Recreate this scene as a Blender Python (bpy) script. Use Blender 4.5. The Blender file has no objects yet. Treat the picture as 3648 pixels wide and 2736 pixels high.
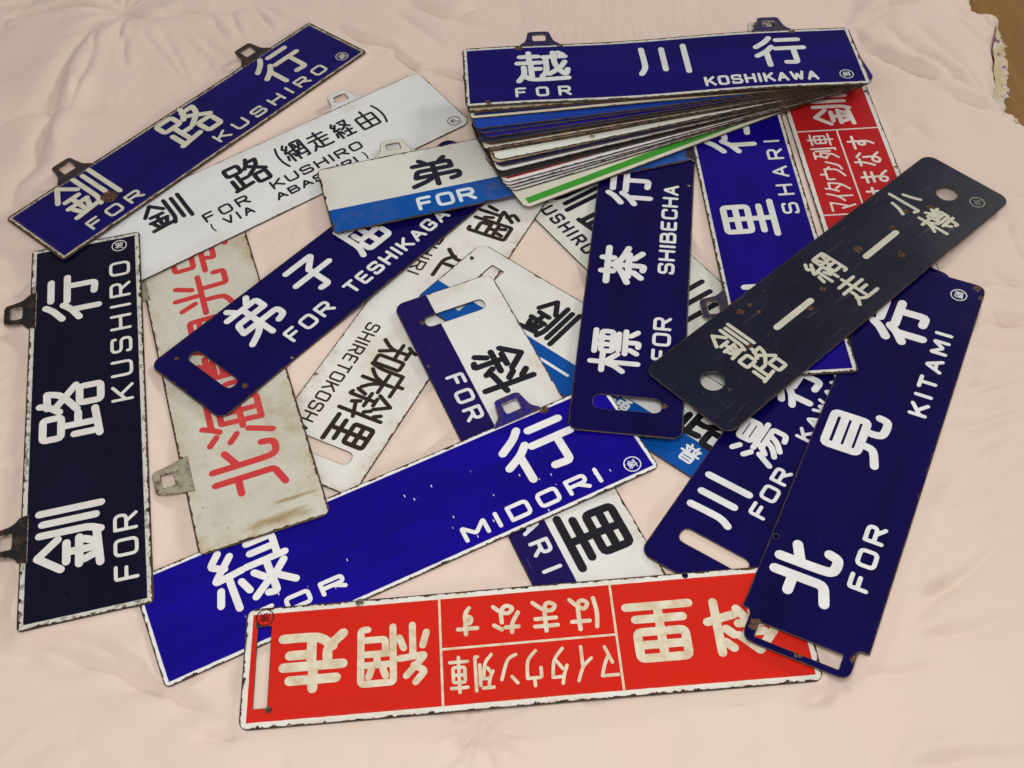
import bpy, bmesh, math, random, json
import numpy as np
from mathutils import Matrix, Vector
from mathutils.geometry import delaunay_2d_cdt
random.seed(7)
S = bpy.context.scene
COL = S.collection
DATA = json.loads(r'''{"b":{"H":{"o":[193.78,1067.29,2.2],"R":[[0.52913,0.84854,0.0],[-0.84854,0.52913,0.0],[0.0,-0.0,1.0]],"L":600.0,"W":134.7,"t":[["w","KUSHIRO",-141.9,-40.9,131.1,21.6,4,0.45],["k","釧",-196.9,14.1,78.0,78.0,8],["k","路",-104.9,14.1,78,78,8],["k","川",76,14,62,80,8]]},"K":{"o":[510.7,1252.59,2.2],"R":[[-0.01591,-0.99987,0.0],[0.99987,-0.01591,0.0],[-0.0,0.0,1.0]],"L":600.0,"W":138.1,"t":[["k","釧",138.5,-1.4,77.1,66.8,7],["k","マ",-74.6,30.1,22.6,46.3,3.2],["k","イ",-54.4,29.9,21.9,40.7,3.2],["k","タ",-33.2,29.1,25.4,39.4,3.2],["k","ウ",-6.5,29.2,32.4,39.5,3.2],["k","ン",11.6,26.2,23.0,33.6,3.2],["k","列",39.5,30.6,26.7,41.5,3.2],["k","車",70.3,30.9,28.9,41.5,3.2],["k","は",-53.8,-27.7,32.2,40.7,4],["k","ま",-17.4,-30.2,32.9,44.5,4],["k","な",21.4,-28.6,34.8,45.0,4],["k","す",59.6,-27.4,33.6,42.3,4]]},"F":{"o":[-116.61,1024.23,3.83],"R":[[-0.46579,0.8849,-0.001],[-0.88488,-0.46579,-0.005],[-0.00489,-0.00144,0.99999]],"L":600.0,"W":139.7,"t":[["k","知",92.2,10.4,48.7,58.7,5.5],["k","床",132.7,18.2,45.9,64.2,5.5],["k","斜",176.1,17.4,48.2,68.0,5.5],["k","里",220.8,19.6,47.3,63.1,6.5],["w","SHIRETOKOSHARI",161,-39.5,214,20,2.8,0.28],["k","網",-181.0,20.7,63.2,68.8,6],["k","走",-82.4,17.4,61.5,71.1,6],["w","ABASHIRI",-121.3,-38.7,150.0,19.0,2.8,0.28]]},"G":{"o":[142.26,880.08,6.24],"R":[[0.73978,0.6728,0.008],[-0.67283,0.73979,0.002],[-0.00457,-0.00686,0.99997]],"L":600.0,"W":139.7,"t":[["k","釧",-134.9,17.3,61.1,74.0,7.5],["k","路",121.2,9.8,74.0,74.0,9],["k","普",127.4,-41.9,27.4,29.3,3,"w"],["k","通",17.8,-36.4,30.0,30.0,3,"w"],["k","一",-81.6,-41.0,47.6,4.0,4,"w"]]},"P":{"o":[21.35,765.65,9.12],"R":[[0.3631,0.93175,0.002],[-0.93174,0.3631,-0.005],[-0.00538,-5e-05,0.99999]],"L":600.0,"W":140.4,"t":[["k","斜",-139.9,19.4,78.0,77.7,8.5],["k","里",123.4,21.3,82.0,79.1,10],["w","FOR",-118.8,-40.1,77.3,24.0,4.5,0.5,"w"],["k","S",23.7,-41.7,20,24,4.5,"w"],["k","H",53.9,-41.7,20,24,4.5,"w"],["k","A",84.1,-41.7,20,24,4.5,"w"],["k","R",114.3,-41.7,20,24,4.5,"w"],["k","I",144.5,-41.7,4.5,24,4.5,"w"]]},"O":{"o":[-133.79,683.8,9.93],"R":[[0.91501,-0.40319,-0.01399],[0.40283,0.91499,-0.02299],[0.02208,0.0154,0.99964]],"L":597.8,"W":142.0,"t":[["k","緑",-176.0,20.4,97.7,88.8,8.5],["k","行",186.3,18.6,103.4,85.8,10],["w","MIDORI",143.9,-47.5,177.7,22.2,5,0.4],["w","FOR",-137.1,-37.9,107.0,18.8,5,0.4],["c","斜",272.6,-52.8,21]]},"E":{"o":[-379.64,961.85,7.37],"R":[[-0.30138,-0.95315,-0.02599],[0.95344,-0.30156,0.003],[-0.0107,-0.02388,0.99966]],"L":600.0,"W":154.0,"t":[["k","北",-202.7,0.7,83.9,97.2,9],["k","海",-119.5,0.8,84.4,96.4,8],["k","光",103.5,1.8,84.9,87.8,8],["k","号",184.6,-6.8,86.8,91.5,8],["k","道",-44.6,-2.5,76.0,76.0,8],["k","観",27.2,-1.9,76.0,76.0,8]]},"B":{"o":[-335.67,1288.36,11.87],"R":[[0.83483,-0.55046,0.007],[0.55047,0.83457,-0.02199],[0.00627,0.02221,0.99973]],"L":600.0,"W":152.4,"t":[["k","釧",-162.4,25.5,68.0,61.7,6.5],["k","路",-30.7,28.4,68.5,65.9,7],["k","(",24.7,27.3,14.0,50.5,3.5],["k","網",50.3,29.7,38.4,47.2,4.2],["k","走",91.4,29.6,38.5,44.4,4.2],["k","経",132.3,28.8,33.6,44.3,4.2],["k","由",174.1,27.2,40.1,48.0,4.2],["k",")",199.9,25.8,14.0,50.1,3.5],["w","FOR",-88.9,-19.5,71.8,19.6,3.6,0.45],["w","KUSHIRO",62.1,-17.2,153.4,18.8,3.6,0.3],["w","VIA",-80.6,-42.5,46.3,17.5,3.4,0.45],["k","(",-122.2,-43.3,6.0,18.0,2.2],["w","ABASHIRI",48.0,-42.7,137.0,16.3,3.4,0.25],["k",")",131.3,-43.1,6.0,19.1,2.2],["c","札",280.1,-58.1,21]]},"R":{"o":[-533.97,875.32,9.88],"R":[[-0.1866,-0.98232,-0.015],[0.98234,-0.18635,-0.017],[0.0139,-0.0179,0.99974]],"L":592.1,"W":149.3,"t":[["k","釧",-188.4,18.6,93.7,85.9,9.5],["k","路",-3.6,18.9,97.4,89.4,9.5],["k","行",192.6,19.1,90.0,84.5,9.5],["w","KUSHIRO",119.3,-45.7,246.3,28.4,4.2,0.6],["w","FOR",-215.8,-45.7,89.3,28.4,4.2,0.5],["c","旭",274.5,-45.9,21]]},"A":{"o":[-462.09,1397.5,14.74],"R":[[0.66251,-0.74904,0.003],[0.74902,0.66251,0.007],[-0.00723,-0.00239,0.99997]],"L":604.5,"W":135.6,"t":[["k","釧",-199.3,23.0,86.6,87.5,8],["k","路",-0.0,23.2,92.1,87.7,9],["k","行",192.0,19.4,93.7,88.2,9],["w","FOR",-191.9,-41.6,94.0,21.9,4.2,0.5],["w","KUSHIRO",115.9,-40.6,230.5,22.1,4.2,0.62],["c","釧",267.7,-44.3,21]]},"D":{"o":[-219.82,1100.65,10.81],"R":[[0.66787,-0.74424,0.008],[0.74422,0.66791,0.006],[-0.00981,0.00195,0.99995]],"L":573.5,"W":139.8,"t":[["k","弟",-147.3,24.8,83.2,85.2,9],["k","子",-41.7,22.9,77.2,76.2,9],["k","屈",56.6,26.2,70.1,78.7,9],["w","FOR",-104.8,-36.3,78.0,23.8,4.6,0.35],["w","TESHIKAGA",63.7,-36.8,197.1,23.5,4.6,0.3]]},"M":{"o":[365.72,830.99,7.04],"R":[[0.59279,-0.80529,0.01],[0.80526,0.59287,0.008],[-0.01237,0.00331,0.99992]],"L":600.0,"W":137.0,"t":[["k","川",-188.1,27.1,68.6,64.3,9],["k","湯",-88.5,25.2,64.2,63.3,7],["k","行",15.7,23.9,77.3,59.2,9],["w","FOR",-147.7,-18.5,77.3,21.1,4.4,0.35],["w","KAWAYU",10.9,-15.5,138.6,19.0,4.4,0.35]]},"Q":{"o":[3.03,526.3,10.58],"R":[[-0.9993,0.03614,-0.01],[-0.03599,-0.99924,-0.015],[-0.01053,-0.01463,0.99984]],"L":603.0,"W":135.9,"t":[["k","走",227.0,-0.5,78.9,73.5,10.5],["k","網",141.4,-0.4,82.2,75.6,7.5],["k","里",-143.1,-1.8,80.3,74.2,9.5],["k","斜",-227.9,-0.5,79.6,71.2,9.5],["k","は",-64.8,-28.9,35.6,42.9,4.6],["k","ま",-22.1,-30.3,35.8,40.9,4.6],["k","な",20.1,-31.0,34.7,38.7,4.6],["k","す",62.1,-31.9,27.1,36.3,4.6],["w","マイタウン列車",-5.0,28.1,179.8,43.8,3.6,0.16],["c","旅",281.2,-56.5,20,"k"]]},"N":{"o":[433.12,777.73,15.69],"R":[[0.47388,-0.88041,-0.01799],[0.8805,0.47344,0.02399],[-0.0126,-0.02721,0.99955]],"L":577.7,"W":137.2,"t":[["k","北",-221.2,20.5,81.2,79.1,11.5],["k","見",-17.9,21.1,87.2,78.9,10],["k","行",183.4,18.6,80.7,80.0,11.5],["w","KITAMI",113.3,-36.9,146.5,22.9,5,0.5],["w","FOR",-176.5,-35.9,89.0,23.3,5,0.45],["c","釧",260.5,-38.5,21]]},"I":{"o":[181.33,1080.92,14.63],"R":[[0.16594,-0.98607,0.011],[0.98588,0.16614,0.02099],[-0.02253,0.00736,0.99972]],"L":600.0,"W":137.7,"t":[["k","行",141.7,23.2,76.1,73.0,9],["k","茶",-14.9,21.7,79.8,69.4,9],["k","標",-169.6,21.2,77.4,69.7,7.5],["w","SHIBECHA",64.8,-36.5,180.7,22.8,4.4,0.25],["w","FOR",-142.6,-36.5,74.2,23.8,4.4,0.25]]},"C":{"o":[3.95,1282.64,16.74],"R":[[0.97064,-0.23993,0.017],[0.24005,0.97075,-0.005],[-0.0153,0.00893,0.99984]],"L":534.3,"W":138.2,"t":[["k","弟",-101.7,16.3,89.5,66.6,8.5],["w","FOR",-99.2,-45.1,85.7,27.0,5.5,0.25,"w"]]},"J":{"o":[356.97,1167.13,13.56],"R":[[-0.00636,-0.99988,-0.014],[0.99997,-0.00643,0.005],[-0.00509,-0.01397,0.99989]],"L":600.0,"W":144.9,"t":[["k","里",-17.3,14.7,77.8,82.3,9],["k","行",161.4,15.7,83.4,81.9,9],["w","SHARI",67.0,-45.8,158.9,23.9,3.8,0.8],["k","斜",-169.6,13.4,74.0,74.0,9]]},"L":{"o":[438.3,1021.28,18.77],"R":[[0.76401,-0.64518,0.006],[0.64501,0.76397,0.018],[-0.01619,-0.00988,0.99982]],"L":599.8,"W":138.7,"t":[["k","釧",-185.8,26.5,46.5,50.7,5],["k","路",-184.3,-23.7,49.8,54.1,5],["k","網",3.4,25.8,48.8,50.6,5],["k","走",3.2,-24.6,47.0,51.0,5],["k","小",187.2,29.7,50.7,59.1,5],["k","樽",188.3,-25.5,48.0,51.7,5],["k","ー",-90.7,1.2,77.8,9.0,9],["k","ー",94.7,1.1,76.0,9.0,9],["c","小",261.3,-39.9,21]]},"Z":{"o":[271.58,1374.04,17.37],"R":[[0.90296,-0.42964,0.008],[0.42962,0.903,0.004],[-0.00894,-0.00017,0.99996]],"L":600.0,"W":137.0,"t":[]},"S":{"o":[250.61,1434.69,63.69],"R":[[0.99962,-0.02752,0.0024],[0.02752,0.99962,0.0012],[-0.00243,-0.00113,1.0]],"L":603.8,"W":142.5,"t":[["k","越",-181.8,15.4,87.1,81.9,9],["k","川",4.9,15.4,92.1,76.9,9],["k","行",183.4,18.1,86.0,80.6,9],["w","FOR",-185.0,-45.0,83.8,22.8,4.4,0.9],["w","KOSHIKAWA",142.1,-45.3,170.7,22.5,4.4,0.25],["c","斜",270.5,-46.2,21]]}},"fan":[{"o":[251.56,1431.93,61.37],"R":[[0.99892,-0.04645,0.00268],[0.04645,0.99892,0.00134],[-0.00274,-0.00121,1.0]]},{"o":[252.81,1428.32,59.06],"R":[[0.99746,-0.07119,0.00296],[0.07119,0.99746,0.00148],[-0.00306,-0.00127,0.99999]]},{"o":[255.38,1420.9,56.74],"R":[[0.99253,-0.12194,0.00324],[0.12194,0.99254,0.00162],[-0.00341,-0.00121,0.99999]]},{"o":[256.31,1418.21,54.42],"R":[[0.99011,-0.14027,0.00352],[0.14027,0.99011,0.00176],[-0.00373,-0.00125,0.99999]]},{"o":[257.32,1415.29,52.11],"R":[[0.9871,-0.16007,0.0038],[0.16007,0.9871,0.0019],[-0.00406,-0.00127,0.99999]]},{"o":[258.22,1412.7,49.79],"R":[[0.98409,-0.17762,0.00408],[0.17762,0.9841,0.00204],[-0.00438,-0.00128,0.99999]]},{"o":[258.46,1411.99,47.48],"R":[[0.98322,-0.18238,0.00436],[0.18237,0.98323,0.00218],[-0.00468,-0.00135,0.99999]]},{"o":[258.93,1410.63,45.16],"R":[[0.98147,-0.19156,0.00464],[0.19155,0.98148,0.00232],[-0.005,-0.00139,0.99999]]},{"o":[259.28,1409.62,42.84],"R":[[0.98011,-0.19838,0.00492],[0.19837,0.98012,0.00246],[-0.00531,-0.00144,0.99998]]},{"o":[259.39,1409.31,40.53],"R":[[0.97969,-0.20045,0.0052],[0.20044,0.9797,0.0026],[-0.00562,-0.0015,0.99998]]},{"o":[261.42,1403.42,38.21],"R":[[0.97078,-0.2399,0.00548],[0.23988,0.9708,0.00274],[-0.00598,-0.00135,0.99998]]},{"o":[261.76,1402.43,35.89],"R":[[0.96913,-0.24649,0.00576],[0.24648,0.96914,0.00288],[-0.00629,-0.00137,0.99998]]},{"o":[262.56,1400.14,33.58],"R":[[0.96512,-0.26174,0.00604],[0.26173,0.96514,0.00302],[-0.00662,-0.00133,0.99998]]},{"o":[263.45,1397.55,31.26],"R":[[0.96031,-0.27886,0.00632],[0.27884,0.96033,0.00316],[-0.00695,-0.00127,0.99998]]},{"o":[264.66,1394.07,28.95],"R":[[0.95337,-0.30173,0.0066],[0.30171,0.95339,0.0033],[-0.00729,-0.00115,0.99997]]},{"o":[265.73,1390.96,26.63],"R":[[0.9467,-0.32204,0.00688],[0.32202,0.94673,0.00344],[-0.00762,-0.00104,0.99997]]},{"o":[266.14,1389.79,24.31],"R":[[0.94408,-0.32964,0.00716],[0.32962,0.94411,0.00358],[-0.00794,-0.00102,0.99997]]},{"o":[266.76,1387.97,22.0],"R":[[0.9399,-0.34137,0.00744],[0.34135,0.93993,0.00372],[-0.00826,-0.00096,0.99997]]},{"o":[267.35,1386.29,19.68],"R":[[0.93589,-0.3522,0.00772],[0.35218,0.93593,0.00386],[-0.00858,-0.00089,0.99996]]}],"lines":[[[[-843.2,1749.3],[-811.8,1756.0],[-778.3,1764.3],[-720.1,1768.9],[-681.2,1762.9],[-653.1,1751.4]],9,7,0.9],[[[-644.5,1742.6],[-618.0,1724.5],[-593.4,1716.6],[-564.6,1726.2],[-538.0,1736.1],[-490.7,1732.3],[-456.2,1737.6],[-419.3,1742.7]],6,12,0.6],[[[-659.3,1733.8],[-672.2,1714.9],[-692.8,1677.6],[-707.6,1636.9],[-712.8,1585.7],[-712.7,1542.7],[-714.6,1470.7],[-713.0,1405.0],[-706.5,1357.2],[-728.5,1319.0],[-727.2,1283.3],[-724.6,1251.2]],11,17,0.7],[[[-671.7,1687.5],[-670.7,1634.0],[-672.0,1582.6],[-677.9,1512.2],[-690.7,1468.9]],4,9,0.8],[[[-638.0,1732.1],[-636.2,1688.6],[-630.4,1649.8]],3.5,7,0.5],[[[-623.2,1660.6],[-619.2,1611.5],[-608.8,1577.7]],3,8,0.5],[[[-599.5,1697.4],[-589.1,1661.8],[-539.0,1586.9],[-496.2,1519.5]],2.2,8,0.5],[[[-574.4,1699.3],[-553.8,1655.2],[-517.7,1578.0],[-492.7,1526.3]],2.2,7,0.5],[[[-493.6,1736.5],[-473.4,1687.4],[-447.9,1646.9]],1.8,7,0.5],[[[-455.7,1733.5],[-440.8,1684.8],[-422.6,1644.9]],1.8,7,0.5],[[[-541.7,1681.1],[-491.1,1612.7],[-457.4,1559.0]],1.8,8,0.5],[[[-520.0,1691.1],[-464.8,1618.1],[-437.7,1579.2]],1.6,8,0.5],[[[-715.3,1454.0],[-703.0,1417.1],[-686.9,1371.4]],3,7,0.5],[[[-865.4,1782.7],[-838.3,1788.7],[-808.7,1794.6]],4,12,0.5],[[[-850.5,1721.2],[-835.3,1716.0],[-822.0,1718.9]],3,10,0.5],[[[-266.7,1660.4],[-244.7,1645.7],[-224.7,1628.1],[-176.5,1610.1],[-159.1,1597.8]],6,8,0.9],[[[-174.1,1594.2],[-147.1,1565.9],[-133.8,1546.6],[-122.4,1530.7]],6,7,0.8],[[[-140.9,1530.6],[-122.5,1535.2],[-98.5,1540.9],[-72.6,1528.4],[-45.1,1513.0]],6,7,0.8],[[[-180.9,1757.5],[-140.7,1730.1],[-101.1,1703.3],[-71.9,1687.6],[-23.8,1660.7],[14.3,1647.9]],5,16,0.5],[[[-71.9,1689.3],[-32.6,1711.2],[19.1,1720.6]],4,15,0.5],[[[-189.9,1727.3],[-149.7,1687.2],[-120.1,1655.3],[-96.9,1624.5],[-81.7,1594.9]],4,14,0.5],[[[-417.9,1742.3],[-403.5,1717.5],[-384.8,1686.0],[-370.6,1658.8]],3,8,0.5],[[[-406.3,1744.8],[-365.1,1704.3],[-331.1,1695.0]],3,10,0.5],[[[-242.5,1567.1],[-213.4,1586.4],[-180.0,1599.4]],2.5,10,0.5],[[[-109.3,1508.9],[-81.9,1474.8],[-60.3,1456.0]],3,9,0.5],[[[600.7,1612.0],[626.6,1630.1],[640.6,1639.1],[669.7,1660.8],[707.6,1668.1],[749.5,1675.1]],7,14,0.8],[[[590.1,1547.5],[621.2,1516.6],[658.6,1476.6],[689.1,1450.1],[715.7,1445.1],[734.3,1425.9]],7,16,0.9],[[[667.8,1439.7],[705.2,1407.5],[744.3,1384.4],[763.1,1374.4],[794.4,1349.5]],6,16,0.8],[[[641.7,1618.8],[655.3,1577.9],[665.6,1541.6],[693.5,1501.7],[711.4,1463.5],[734.3,1425.9],[745.9,1390.0]],6,14,0.7],[[[692.2,1608.1],[708.3,1557.5],[724.7,1511.7],[743.8,1446.0],[750.1,1404.2]],4,12,0.5],[[[764.9,1629.2],[775.9,1591.4],[788.5,1567.5],[806.5,1530.7]],4,10,0.5],[[[596.6,1602.3],[595.3,1579.4],[595.3,1553.5]],5,12,0.5],[[[811.3,1645.9],[821.9,1607.8],[823.6,1574.5]],3,9,0.5],[[[612.2,1365.6],[629.9,1336.4],[642.5,1302.7]],2.5,14,0.5],[[[715.5,1176.2],[727.7,1177.0],[747.4,1180.6],[776.5,1188.4]],3,8,0.5],[[[701.9,1136.1],[699.0,1114.0],[700.1,1088.4],[705.0,1066.6],[716.7,1044.7]],5,9,0.8],[[[714.1,1116.6],[712.6,1087.5],[711.2,1059.1]],4,9,0.5],[[[630.2,999.0],[654.9,990.7],[695.2,978.2]],4,10,0.6],[[[615.9,966.8],[644.1,955.3],[685.4,947.9]],4,10,0.6],[[[602.3,945.0],[636.9,947.7],[686.9,952.6]],4,10,0.6],[[[588.9,911.1],[618.7,903.1],[670.9,903.0]],4,10,0.6],[[[570.4,875.5],[611.4,879.1],[667.0,891.0]],4,10,0.6],[[[553.7,840.9],[596.6,853.0],[661.2,873.1]],4,10,0.6],[[[538.2,810.1],[586.3,818.7],[650.8,841.0]],4,10,0.6],[[[523.8,782.8],[566.9,791.5],[642.5,815.4]],4,10,0.6],[[[648.4,1035.2],[668.9,1020.2],[704.7,1007.7]],4,10,0.6],[[[470.4,678.2],[495.5,699.6],[520.3,718.6],[566.2,748.8],[625.8,779.2]],4.5,12,0.5],[[[454.0,670.6],[498.8,685.1],[556.6,716.6],[618.0,755.0]],4,13,0.5],[[[464.3,637.0],[498.4,640.6],[536.5,649.5],[593.8,679.9]],3.5,14,0.5],[[[381.5,509.0],[419.5,536.1],[449.6,564.4],[482.2,583.1],[518.5,612.6],[583.3,647.0]],4.5,13,0.6],[[[359.2,488.9],[397.3,501.1],[441.0,515.6],[476.6,523.4],[508.1,531.6],[551.8,549.1]],4.5,12,0.6],[[[342.6,473.5],[372.7,481.2],[394.0,479.0],[422.0,485.7],[452.0,491.3]],4.5,10,0.5],[[[257.6,437.1],[295.2,454.2],[323.9,467.5],[347.6,476.7]],4.5,14,0.5],[[[368.3,376.4],[397.5,385.4],[431.7,389.0],[500.3,388.9]],5,9,0.8],[[[414.9,518.1],[442.9,522.7],[465.6,524.0]],3,9,0.5],[[[432.2,567.8],[456.8,574.2],[477.0,580.8]],3,10,0.5],[[[-586.9,586.3],[-549.8,578.0],[-512.5,567.6],[-488.1,562.2],[-461.1,552.5],[-429.5,536.5],[-391.9,516.5]],5.5,14,0.7],[[[-583.4,572.3],[-550.7,565.4],[-519.5,555.5],[-493.8,542.8],[-466.4,530.3],[-442.6,525.0],[-426.2,518.2],[-395.7,504.8],[-375.3,493.9],[-354.8,481.3],[-325.1,466.4],[-296.9,452.8]],6,13,0.8],[[[-509.5,492.7],[-488.1,497.5],[-460.2,498.1],[-432.9,502.6],[-385.9,502.3]],3.5,13,0.5],[[[-348.0,445.9],[-322.5,445.2],[-286.2,446.6]],4,10,0.5],[[[-537.7,431.8],[-512.0,437.9],[-483.6,449.5],[-455.6,455.7]],2.5,16,0.5],[[[-569.8,564.3],[-542.4,546.3],[-504.0,528.1],[-465.6,526.2]],3,12,0.5],[[[-47.0,436.8],[-54.1,442.8],[-65.2,428.5],[-70.7,416.0],[-86.8,402.3]],5,8,0.8],[[[-57.5,458.0],[-70.4,451.1],[-75.9,440.1]],4,8,0.5],[[[-48.6,448.1],[-39.4,449.6],[-28.3,454.7]],3.5,7,0.5],[[[-50.5,438.9],[-44.9,449.8],[-41.1,455.3]],4,7,0.5],[[[198.4,453.2],[217.1,456.1],[238.1,458.9]],2.5,12,0.5],[[[172.5,399.0],[200.3,406.7],[231.1,418.0]],3,14,0.5],[[[-680.7,1021.3],[-668.1,1015.6],[-652.6,997.4],[-629.2,960.0]],5,12,0.5],[[[-649.4,892.2],[-628.7,879.8],[-608.0,858.9]],4,12,0.5],[[[-698.4,1094.1],[-673.6,1087.3],[-650.9,1107.0]],3,12,0.5],[[[-628.2,804.9],[-612.3,795.8],[-595.6,782.6]],3,12,0.5],[[[-595.7,670.7],[-577.4,648.0],[-564.4,633.1]],3,10,0.5],[[[-120.4,772.1],[-100.3,799.9],[-79.7,815.5]],3,8,0.5],[[[-0.4,650.0],[8.2,627.9],[22.8,605.9]],3,7,0.8]],"edge":[[821.3,1693.9],[816.2,1662.8],[836.9,1651.4],[854.5,1640.7],[846.4,1622.6],[838.5,1603.1],[827.4,1574.2],[816.3,1549.1],[812.1,1523.9],[801.0,1493.4],[796.5,1469.2],[786.6,1439.8],[775.1,1411.1],[781.6,1387.4],[795.5,1379.2],[798.8,1363.3],[817.0,1328.4],[836.6,1280.9]],"cam":[0.99891,0.04673,0.0,-0.03673,0.78522,-0.61813,-0.02888,0.61745,0.78608],"h":1126.9253121033353,"f":4040.269985368002}''')
MM = .001

# ------------------------------------------------------------------ camera, world, lamps, exposure
cam = bpy.data.cameras.new('camera'); camo = bpy.data.objects.new('camera', cam); COL.objects.link(camo)
cam.sensor_width = 36; cam.lens = 36*DATA['f']/3648; cam.clip_start = .01; cam.clip_end = 50
r = DATA['cam']
camo.matrix_world = Matrix(((r[0], r[1], r[2], 0), (r[3], r[4], r[5], 0), (r[6], r[7], r[8], DATA['h']*MM), (0, 0, 0, 1)))
S.camera = camo
S.view_settings.view_transform = 'Standard'; S.view_settings.look = 'None'
S.view_settings.exposure = 0; S.view_settings.gamma = 1; S.view_settings.use_curve_mapping = False
W = bpy.data.worlds.new('World'); S.world = W; W.use_nodes = True
wn = W.node_tree; wn.nodes['Background'].inputs[1].default_value = 1
tc = wn.nodes.new('ShaderNodeTexCoord'); sx = wn.nodes.new('ShaderNodeSeparateXYZ'); wn.links.new(tc.outputs['Generated'], sx.inputs[0])
mr = wn.nodes.new('ShaderNodeMapRange'); mr.inputs[1].default_value = -.9; mr.inputs[2].default_value = .7
wn.links.new(sx.outputs['Y'], mr.inputs[0])
mxw = wn.nodes.new('ShaderNodeMix'); mxw.data_type = 'RGBA'
mxw.inputs[6].default_value = (.64, .615, .59, 1); mxw.inputs[7].default_value = (.27, .255, .24, 1)
wn.links.new(mr.outputs[0], mxw.inputs[0]); wn.links.new(mxw.outputs[2], wn.nodes['Background'].inputs[0])
def lamp(name, loc, aim, size, power, col):
    l = bpy.data.lights.new(name, 'AREA'); l.shape = 'DISK'; l.size = size; l.energy = power; l.color = col
    o = bpy.data.objects.new(name, l); COL.objects.link(o); o.location = loc
    o.rotation_euler = (Vector(aim)-Vector(loc)).to_track_quat('-Z', 'Y').to_euler(); return o
lamp('ceiling_lamp', (.0, .20, 1.5), (0, .7, 0), .6, 13.8, (1, .97, .92))
lamp('room_lamp', (3.3, 4.3, 2.3), (0, 1.1, 0), .9, 84, (1, .96, .90))

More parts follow.
